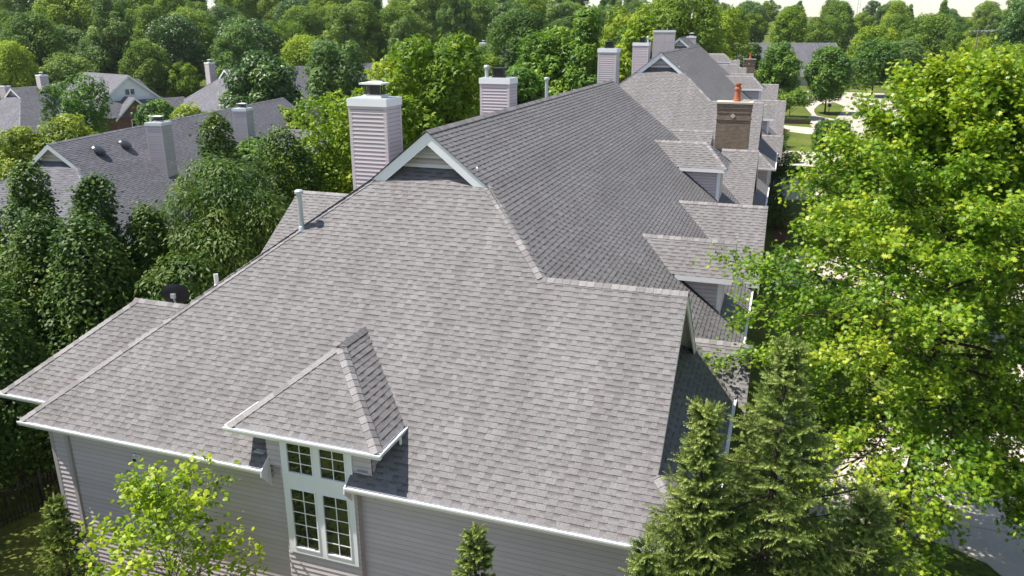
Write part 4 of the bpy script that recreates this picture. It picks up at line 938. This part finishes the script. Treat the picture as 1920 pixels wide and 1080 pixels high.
def spruce(name, label, loc, H, Rr, seed, ex=.82, zmin=0.05, shoot=0.21, needle=0.046, dens=1.0, bot=0.0):
    r = np.random.default_rng(seed); t = thing(name, label, 'tree', loc, 0); mb = MB()
    mb.tube([(0, 0, -.3), (0, 0, H * .5), (0, 0, H * .97)], [H * .018, H * .011, .01], 8)
    S0, SA, SL, ST = [], [], [], []
    def add(p, a, l, tn): S0.append(p); SA.append(a); SL.append(l); ST.append(tn)
    for k in range(4): add(np.array([0, 0, H - .55 + k * .15]), np.array([r.normal(0, .1), r.normal(0, .1), 1.]), .2, .75)
    z = H - .22; i = 0
    while z > H * zmin:
        f = 1 - z / H; L0 = Rr * (f ** ex) * min(1, .35 + f * 7); nb = max(4, int((5 + 4 * min(1, f * 3)) * dens))
        for b in range(nb):
            an = b * 2 * math.pi / nb + i * 1.1 + r.uniform(-.3, .3); L = max(.12, L0 * r.choice([r.uniform(.45, .8), r.uniform(.8, 1.25)], p=[.45, .55])); e = .65 - .95 * min(1, f * 1.9) + r.uniform(-.12, .12); n = max(3, int(L / .17)); p = np.array([0, 0, z + r.uniform(-.1, .1)]); pts = [p.copy()]; bt = r.normal(0, .08)
            for k in range(n):
                e += .55 / n * (1 if k > n * .5 else -.35); a = np.array([math.cos(an) * math.cos(e), math.sin(an) * math.cos(e), math.sin(e)]); p = p + a * L / n; pts.append(p.copy())
                q = (k + 1) / n
                if q < .30 and L > .8: continue
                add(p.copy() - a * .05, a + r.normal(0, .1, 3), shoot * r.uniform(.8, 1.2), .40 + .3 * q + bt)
                side = np.array([-math.sin(an), math.cos(an), 0]); l2 = (L * (1 - q) * .55 + .16) * r.uniform(.7, 1.1)
                for sg in (1, -1):
                    d = unit(a * .75 + side * sg * .8 + np.array([0, 0, r.uniform(-.35, .15)])); m2 = max(1, int(l2 / .12))
                    for u in range(m2):
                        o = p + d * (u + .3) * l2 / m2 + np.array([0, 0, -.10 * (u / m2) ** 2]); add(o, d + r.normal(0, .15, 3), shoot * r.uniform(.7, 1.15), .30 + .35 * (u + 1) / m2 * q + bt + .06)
                        for s2 in (1, -1):
                            if r.random() < .6: add(o, unit(d * .7 + s2 * a * .5 * (1 if sg else 1) + np.array([0, 0, r.uniform(-.5, .5)])), shoot * r.uniform(.5, .9), .34 + .3 * (u + 1) / m2 * q + bt)
            mb.tube(pts[::max(1, len(pts) // 5)] + [pts[-1]], [max(.004, .012 * L)] * (len(pts[::max(1, len(pts) // 5)])) + [.003], 4, False)
        z -= (.20 + .16 * min(1, f * 2)) / dens ** .3; i += 1
    mb.build('trunk', M['bark'], t)
    P0, A, L, T = np.array(S0), unit(np.array(SA)), np.array(SL), np.array(ST); nd = 24; n = len(P0)
    B = unit(np.cross(A, r.normal(size=A.shape))); C = np.cross(A, B); ph = np.arange(nd) * 2.4; w_ = (np.arange(nd) + .5) / nd
    rad = (B[:, None] * np.cos(ph)[None, :, None] + C[:, None] * np.sin(ph)[None, :, None])
    P = P0[:, None] + A[:, None] * (L[:, None] * w_[None])[..., None]; AX = unit(rad * .95 + A[:, None] * .75 + np.array([0, 0, .12])); N = np.cross(AX, unit(np.cross(AX, A[:, None] + rad * .01)))
    nn = n * nd; AX = AX.reshape(-1, 3); N = unit(N.reshape(-1, 3)); sz = needle * (1.15 - .5 * np.tile(w_, n)) * r.uniform(.8, 1.2, nn)
    me = leaves('crown', P.reshape(-1, 3), N, AX, sz, 'fatneedle', np.clip(np.repeat(T, nd) + np.tile(w_ * .22 - .08, n) + r.normal(0, .06, nn), 0, 1), G['spruce'], fold=.0, curl=0)
    link('crown', me, t); return t
LEAF['fatneedle'] = ([(-.14, 0), (.27, .5), (0, 1), (-.27, .5)], [[0, 1, 2, 3]])

oakprof = lambda f: 5.6 * (math.sin(math.pi * min(1, max(0.02, (f - .04) / 1.0)) ** .72)) ** .8 if f < 1 else .3
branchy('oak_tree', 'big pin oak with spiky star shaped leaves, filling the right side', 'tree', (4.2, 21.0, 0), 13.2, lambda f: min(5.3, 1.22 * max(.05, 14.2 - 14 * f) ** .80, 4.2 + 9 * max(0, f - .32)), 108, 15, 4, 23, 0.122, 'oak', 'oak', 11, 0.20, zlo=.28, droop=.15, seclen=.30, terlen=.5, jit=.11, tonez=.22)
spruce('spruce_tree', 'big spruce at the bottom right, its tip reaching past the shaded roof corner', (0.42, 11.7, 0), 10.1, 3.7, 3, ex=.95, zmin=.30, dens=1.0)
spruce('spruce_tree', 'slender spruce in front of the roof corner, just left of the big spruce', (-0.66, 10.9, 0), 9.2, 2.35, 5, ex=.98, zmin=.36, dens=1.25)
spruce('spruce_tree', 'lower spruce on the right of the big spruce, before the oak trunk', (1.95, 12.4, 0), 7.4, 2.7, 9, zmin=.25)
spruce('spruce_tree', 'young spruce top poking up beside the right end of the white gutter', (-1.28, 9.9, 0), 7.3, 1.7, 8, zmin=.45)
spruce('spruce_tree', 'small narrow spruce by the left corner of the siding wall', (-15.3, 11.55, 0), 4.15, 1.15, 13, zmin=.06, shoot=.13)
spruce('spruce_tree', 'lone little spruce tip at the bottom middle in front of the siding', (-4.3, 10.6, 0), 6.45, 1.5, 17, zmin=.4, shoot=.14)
branchy('redbud_tree', 'airy yellow green redbud with round leaves in front of the lower left wall', 'tree', (-11.7, 11.3, -.1), 4.95, lambda f: 2.05 * (math.sin(math.pi * min(.97, max(.05, f - .05))) ** .6), 40, 9, 3, 4.8, 0.092, 'heart', 'redbud', 21, 0.075, zlo=.30, droop=-.18, bark='bark_grey', seclen=.38, terlen=.34, jit=.07, upn=.6)

# columnar hornbeams along the west side, in front of the lower houses
for i, (x, y, H, R_, lab) in enumerate([(-29.5, 21.5, 9.6, 1.5, 'hornbeam cut by the left edge of the view'), (-26.6, 21.6, 10.5, 1.15, 'left one of the two tall hornbeam spires at the left edge'), (-25.0, 20.4, 7.7, 1.7, 'low broad hornbeam between the two tall spires at the left'),
     (-24.1, 22.2, 9.5, 1.15, 'right one of the two tall hornbeam spires before the lower roof'), (-22.8, 20.4, 7.5, 1.8, 'hornbeam standing behind the low west roof corner'), (-22.6, 23.0, 7.7, 1.1, 'thin hornbeam spire before the white edged lower roof'),
     (-24.1, 29.4, 11.0, 1.35, 'tall dark hornbeam spire above the drooping leaved tree'), (-22.3, 31.4, 9.5, 1.9, 'olive hornbeam between the lower chimney and the yellow green maple'), (-25.5, 18.4, 6.2, 1.9, 'dark hornbeam in the shade of the low west roof'), (-28.0, 18.0, 7.0, 2.0, 'dark hornbeam at the left edge, below the tall spires'), (-24.6, 13.6, 8.6, 1.7, 'unseen hornbeam added to shade the lawn at the lower left corner'), (-24.8, 10.2, 8.8, 1.8, 'hornbeam added out of view to shade the lower left corner'), (-23.2, 16.6, 5.6, 1.7, 'dark hornbeam behind the black picket fence'), (-22.4, 10.8, 9.4, 2.0, 'out of view hornbeam added for its shade on the lawn below the left corner'), (-22.2, 7.6, 9.4, 2.0, 'unseen hornbeam nearest to the viewer, added to shade the lower left lawn')]):  # four of these stand out of view, added to shade the lower left lawn
    tree('hornbeam_tree', lab, 'tree', (x, y, gz(x, y)), H, R_ * 1.25, 'column', 60, .27, 30000 if i < 8 else 18000, 0.15, 'oval', 'horn', 40 + i, z0=.4, r0=.12, group='hornbeams on the west side', droop=.1, jitter=.6, flat=1.7)
tree('ash_tree', 'full rounded tree with drooping narrow leaves left of the near roof edge', 'tree', (-21.2, 25.6, 0), 9.7, 3.6, 'round', 52, .21, 38000, 0.18, 'lance', 'horn', 61, z0=.6, droop=.9, jitter=.4, tonebias=.06)
tree('ash_tree', 'dark lower tree with drooping leaves behind the satellite dish', 'tree', (-20.2, 21.8, 0), 6.6, 2.2, 'round', 30, .34, 14000, 0.19, 'lance', 'horn', 62, z0=.5, droop=.9, jitter=.4, tonebias=0.0)
tree('maple_tree', 'bright yellow green maple rising between the two near chimneys', 'tree', (-24.6, 53.8, gz(-24.6, 53.8)), 15.2, 4.3, 'vase', 54, .25, 15000, 0.27, 'tuft', 'bright', 63, jitter=.6, tonebias=.0)
tree('maple_tree', 'bright yellow green maple just left of the nearest chimney', 'tree', (-20.9, 34.8, 0), 12.6, 2.3, 'vase', 40, .32, 15000, 0.19, 'oval', 'bright', 64, z0=1.2, jitter=.6, tonebias=.08)
tree('maple_tree', 'lower yellow green maple behind the galvanised flue pipe', 'tree', (-22.0, 33.4, 0), 9.6, 2.4, 'round', 36, .32, 12000, 0.19, 'oval', 'bright', 65, z0=.8, jitter=.6)
tree('zelkova_tree', 'dark green dome shaped tree hiding part of a grey roof beyond', 'tree', (-62.8, 86.7, -5), 17.2, 5.2, 'round', 60, .24, 15000, 0.34, 'tuft', 'dark', 66, z0=1.5, tonebias=.02)
tree('broadleaf_tree', 'broad mid green tree right of the second chimney', 'tree', (-22.6, 79.2, 0), 15.0, 4.3, 'round', 44, .27, 12000, 0.32, 'tuft', 'mid', 67, z0=1)
tree('broadleaf_tree', 'green tree low behind the roof pipe near the ridge', 'tree', (-22.0, 66, 0), 11.5, 3.2, 'round', 34, .3, 9000, 0.32, 'tuft', 'mid', 167, z0=1)
tree('pointed_tree', 'tall pointed green tree behind the dark capped chimney', 'tree', (-18.6, 76.6, 0), 16.6, 2.3, 'cone', 44, .36, 12000, 0.27, 'tuft', 'mid', 68, z0=.6, tonebias=-.05)
tree('broadleaf_tree', 'bright crown behind the twin chimney', 'tree', (-20.7, 118.3, 0), 16.7, 3.6, 'round', 34, .28, 8000, 0.36, 'tuft', 'bright', 69)
tree('broadleaf_tree', 'bright bushy tree left of the twin chimney', 'tree', (-21.5, 100, 0), 12.5, 3.4, 'round', 34, .3, 8000, 0.36, 'tuft', 'bright', 169, z0=1)
for i, (x, y, H, R_, mat, lab) in enumerate([(-64.7, 53.0, 11.6, 2.7, 'crab', 'olive hedge tree at the left edge above the lower gablet'), (-61.0, 54.6, 12.4, 3.2, 'crab', 'olive hedge tree behind the lower roof vents'), (-55.5, 51.9, 11.6, 1.6, 'bright', 'small chartreuse tree against the brick house'), (-66.5, 46.5, 9.2, 2.5, 'bright', 'yellow green bush at the left edge below the olive hedge tree'),
      (-64.9, 70.0, 12.6, 2.5, 'mid', 'green hedge tree right of the brick house'), (-57.9, 66.7, 12.4, 2.8, 'crab', 'olive hedge tree behind the lower white chimney'), (-53.4, 66.1, 12.0, 2.4, 'bright', 'yellow green hedge tree below the dark dome shaped tree')]):
    tree('hedge_tree', lab, 'tree', (x, y, -5), H, R_, 'round', 32, .32, 9000, 0.26, 'tuft', mat, 70 + i, z0=1, group='hedge trees between the lower houses')
tree('feathery_tree', 'wide feathery dark green tree before the pale roof at the left', 'tree', (-82.2, 75.6, -5), 14.4, 4.6, 'vase', 40, .17, 4200, 0.30, 'tuft', 'mid', 81, z0=4, tonebias=-.15, flat=1.3)
tree('broadleaf_tree', 'pale grey green tree above the half hidden roof', 'tree', (-63.9, 105.9, -5), 18.8, 4.6, 'vase', 40, .26, 8500, 0.36, 'tuft', 'forest_grey', 82, z0=4)
for i, (x, y) in enumerate([(-44, 92), (-52, 76), (-37, 82), (-33, 98), (-44, 112), (-30, 118), (-56, 128), (-72, 98), (-47, 62), (-40, 70), (-34, 60)]):
    tree('broadleaf_tree', 'green garden tree filling the gaps between the lower roofs', 'tree', (x, y, gz(x, y)), [12, 11.2, 13.5, 13, 14.5, 14, 14.5, 13, 9.5, 11, 10.5][i], 3.9, 'round', 30, .3, 7500, 0.34, 'tuft', ['mid', 'forest', 'bright', 'mid', 'forest_grey'][i % 5], 300 + i, z0=1, group='garden trees between the lower roofs')
# street side
tree('broadleaf_tree', 'bright tall tree behind the long grey end roof', 'tree', (-1.3, 266, 1), 20.5, 5.2, 'oval', 34, .28, 8000, 0.4, 'tuft', 'bright', 83)
tree('broadleaf_tree', 'full dark green tree at the far end of the row roofs', 'tree', (-2.0, 146, 0), 12.6, 3.6, 'oval', 44, .28, 9000, 0.32, 'tuft', 'mid', 84, z0=.8, tonebias=-.05)
tree('street_tree', 'street tree with a yellow tinged top on the round lawn by the mailbox', 'tree', (6.85, 156.2, 0), 11.6, 3.9, 'oval', 44, .26, 9000, 0.32, 'tuft', 'mid', 85, z0=2.2, r0=.16, tonebias=.1)
tree('street_tree', 'dark round tree beside the far lawn, right of the end roof', 'tree', (18.3, 200, .2), 11.8, 6.2, 'round', 44, .24, 9000, 0.38, 'tuft', 'mid', 86, z0=1.2, tonebias=-.1)
tree('street_tree', 'bright yellow green crown above the dark round tree', 'tree', (21.7, 246.5, 1), 14.5, 7, 'round', 44, .24, 9000, 0.42, 'tuft', 'bright', 87)
tree('ornamental_tree', 'small ornamental tree beside the last house fronts', 'tree', (0.7, 144, 0), 5.0, 2.9, 'flat', 22, .34, 4500, 0.24, 'tuft', 'mid', 88, z0=1.4, tonebias=.15)
tree('yew_tree', 'near black evergreen in front of the long end roof', 'tree', (-9.7, 218, .5), 10.8, 2.8, 'oval', 26, .34, 5000, 0.36, 'tuft', 'dark', 89, z0=.5, tonebias=-.2)
tree('crabapple_tree', 'dark leaved small tree beside the third driveway', 'tree', (5.2, 94.0, 0), 5.0, 2.3, 'round', 30, .3, 8000, 0.19, 'tuft', 'mid', 90, z0=1.2, tonebias=-.1)
tree('crabapple_tree', 'olive yellow spreading crabapple between two driveways', 'tree', (6.7, 66.5, 0), 5.6, 3.2, 'round', 46, .26, 15000, 0.19, 'tuft', 'crab', 91, z0=1.0)
tree('crabapple_tree', 'olive yellow crabapple nearer to the big oak', 'tree', (6.2, 57.5, 0), 5.0, 2.8, 'round', 40, .28, 13000, 0.17, 'tuft', 'crab', 92, z0=.8)
tree('crabapple_tree', 'bright crabapple at the kerb behind the oak top', 'tree', (9.4, 78, 0), 6.2, 3.2, 'round', 40, .27, 11000, 0.21, 'tuft', 'crab', 93, z0=1.0, tonebias=.15)
tree('street_tree', 'yellow topped street tree just behind the big oak', 'tree', (9.6, 42, 0), 9.6, 3.6, 'round', 46, .26, 15000, 0.17, 'tuft', 'bright', 94, z0=2.0, tonebias=-.05)
# wooded bank east of the street: copies of the wood models
for i, (x, y, pi, s) in enumerate([(27, 44, 0, .72), (26, 56, 1, .66), (24.5, 70, 4, .74), (27, 84, 2, .74), (25, 100, 0, .72), (29, 116, 1, .72), (27, 132, 6, .8), (33, 148, 0, .75), (36, 66, 5, .82), (38, 86, 0, .88), (37, 106, 1, .82), (41, 126, 2, .95), (46, 146, 0, .9), (49, 100, 4, 1.0), (54, 124, 1, .95), (60, 148, 0, 1.0), (45, 166, 3, .85), (34, 178, 0, .8), (52, 186, 2, .9), (66, 176, 4, 1.0), (24, 33, 2, .62), (33, 50, 0, .8)]):
    me, tr, H, Rr = protos[pi]
    t = thing('broadleaf_tree', 'leafy tree on the bank across the street, behind and right of the oak', 'tree', (x, y, gz(x, y) - .2), i * 1.7, 'trees on the bank across the street'); t.scale = (s, s, s); link('trunk', tr, t); link('crown', me, t)
# shrubs and hedges along the house fronts
for i, (x, y, H, R_, lab) in enumerate([(-0.7, 108.5, 2.6, 1.5, 'clipped dark bush at the corner of the row beside the lawn'), (-0.9, 101.5, 1.7, 1.3, 'rounded shrub by the second driveway'), (-0.2, 88.5, 2.3, 1.7, 'large dark shrub in front of the brick wall'), (0.2, 79.5, 2.6, 1.2, 'leafy shrub beside the walkway'), (-0.4, 70.0, 1.8, 1.1, 'dark shrub at the foot of the near walkway'), (0.0, 62.5, 2.2, 1.2, 'shrub behind the upper oak twigs by the roof edge'), (1.4, 95.6, 1.0, .8, 'small purple leaved shrub at the driveway edge')]):
    tree('shrub', lab, 'shrub', (x, y, 0), H, R_, 'round', 22, .4, 4200, 0.13, 'oval', 'shrub', 200 + i, z0=.1, trunk=False, tonebias=(-.25 if i < 3 else .1))
for i, (pts, hh, lab) in enumerate([([(-.6, 138.5), (4.0, 137.5)], .9, 'clipped low hedge across the far lawn'), ([(1.2, 89.2), (5.2, 89.4)], .55, 'low dark hedge along the driveway lawn')]):
    r2 = np.random.default_rng(i + 5); n = 4500; a, b = np.array([*pts[0], 0]), np.array([*pts[1], 0]); u = r2.random(n)[:, None]
    P = a + (b - a) * u + np.stack([r2.normal(0, .05, n), r2.uniform(-.6, .6, n), hh * r2.random(n) ** .4], 1); N = unit(r2.normal(0, .6, (n, 3)) + [0, -.3, .8])
    h = thing('hedge', lab, 'hedge', (0, 0, 0)); link('foliage', leaves('foliage', P, N, unit(r2.normal(size=(n, 3))), .15, 'oval', np.clip(r2.normal(.55, .2, n), 0, 1), G['shrub']), h)
    mb = MB(); d = (b - a) / np.linalg.norm(b - a); mb.box((min(a[0], b[0]), min(a[1], b[1]) - .5, 0), (max(a[0], b[0]), max(a[1], b[1]) + .5, hh * .8)); mb.build('branch_core', M['bark'], h)

# ------------------------------------------------------------------ small things along the street
mbx = thing('mailbox', 'dark mailbox on a wooden post beside the street tree', 'mailbox', (7.6, 158.2, 0))
a = MB(); a.box((-.06, -.06, 0), (.06, .06, 1.1)); a.build('post', M['wood'], mbx)
a = MB(); pr = [(-.3, 0)] + [(-.3 * math.cos(k * math.pi / 8), .3 + .25 * math.sin(k * math.pi / 8)) for k in range(9)] + [(.3, 0)]
a.prism([(x, -.5, 1.1 + z) for x, z in pr], (0, 1.0, 0)); a.build('box', M['black_metal'], mbx)
urn = thing('garden_urn', 'terracotta urn planter on the mulch bed by the front lawn', 'planter', (-0.6, 127.6, 0))
a = MB(); a.lathe([(.3, 0), (.34, .08), (.16, .2), (.2, .34), (.55, .8), (.62, 1.1), (.55, 1.14), (.6, 1.24), (.5, 1.24), (.46, 1.0)], sides=20); a.build('pot', M['terracotta'], urn)
sheet('mulch_bed', [(-1.5, 126.2), (0.9, 126.2), (1.0, 128.4), (-.4, 129.2), (-1.5, 129)], 0.036, M['mulch'])
fn = thing('metal_fence', 'black picket fence in the shade at the lower left', 'fence', (-22.3, 11.8, 0))
a = MB()
n = 70
for i in range(n):
    u = i / (n - 1); x, y = u * 2.4, u * 7.6; a.box((x - .012, y - .012, 0), (x + .012, y + .012, 1.25))
a.build('picket_panel', M['black_metal'], fn)
a = MB()
for z in (.2, 1.05): a.tube([(0, 0, z), (2.4, 7.6, z)], .02, 4)
a.build('rail', M['black_metal'], fn)
for i in range(5):
    u = i / 4; a = MB(); x, y = u * 2.4, u * 7.6; a.box((x - .035, y - .035, -.2), (x + .035, y + .035, 1.38)); a.build('post', M['black_metal'], fn)
up = thing('utility_pole', 'weathered utility pole with crossarm rising over the trees across the street', 'utility pole', (31.5, 168, 0))
a = MB(); a.tube([(0, 0, 0), (0, 0, 14.9)], [.17, .11], 8); a.build('pole', M['wood'], up)
a = MB(); a.box((-1.6, -.06, 14.0), (1.6, .06, 14.14)); a.build('crossarm', M['wood'], up)
a = MB()
for x in (-1.4, -.6, .6, 1.4): a.lathe([(.04, 0), (.07, .06), (.05, .16), (.02, .2)], (x, 0, 14.14), 8)
a.build('insulator', M['galv'], up)
wr = MB()
for x in (-1.4, .6, 1.4):
    pts = [(31.5 + x + (95 - 31.5) * u, 168 + (150 - 168) * u, 14.3 + 8 * u - 6 * u * (1 - u)) for u in np.linspace(0, 1, 9)]; wr.tube(pts, .028, 4)
o = wr.build('power_line', M['galv']); tag(o, 'thin power lines sagging away from the utility pole to the right', 'cable')
tw = thing('radio_tower', 'faint thin lattice radio mast against the sky beyond the wood', 'mast', (34, 520, gz(34, 520)))
a = MB(); Hh = 46
for k in range(3):
    an = k * 2.094; a.tube([(1.0 * math.cos(an), 1.0 * math.sin(an), 0), (.5 * math.cos(an), .5 * math.sin(an), Hh)], .12, 4)
for i in range(30):
    z = i * Hh / 30; an = i * 2.094; a.tube([(.9 * math.cos(an), .9 * math.sin(an), z), (.9 * math.cos(an + 2.094), .9 * math.sin(an + 2.094), z + Hh / 30)], .06, 3)
a.build('lattice', M['galv'], tw); a = MB(); a.tube([(0, 0, Hh), (0, 0, Hh + 8)], .1, 5); a.build('antenna', M['galv'], tw)

# ------------------------------------------------------------------ summer haze: one closed box of pale even air round everything
hz = MB(); hz.box((-1150, -620, -8), (900, 1700, 92))
hm = bpy.data.materials.new('haze_air'); hm.use_nodes = True; tn = hm.node_tree
for nd in list(tn.nodes):
    if nd.type != 'OUTPUT_MATERIAL': tn.nodes.remove(nd)
pv = tn.nodes.new('ShaderNodeVolumePrincipled'); pv.inputs['Color'].default_value = (0.95, 0.97, 1.0, 1); pv.inputs['Density'].default_value = 0.00008; pv.inputs['Anisotropy'].default_value = 0.3
tn.links.new(pv.outputs[0], [n for n in tn.nodes if n.type == 'OUTPUT_MATERIAL'][0].inputs['Volume'])
tag(hz.build('haze', hm), kind='stuff')
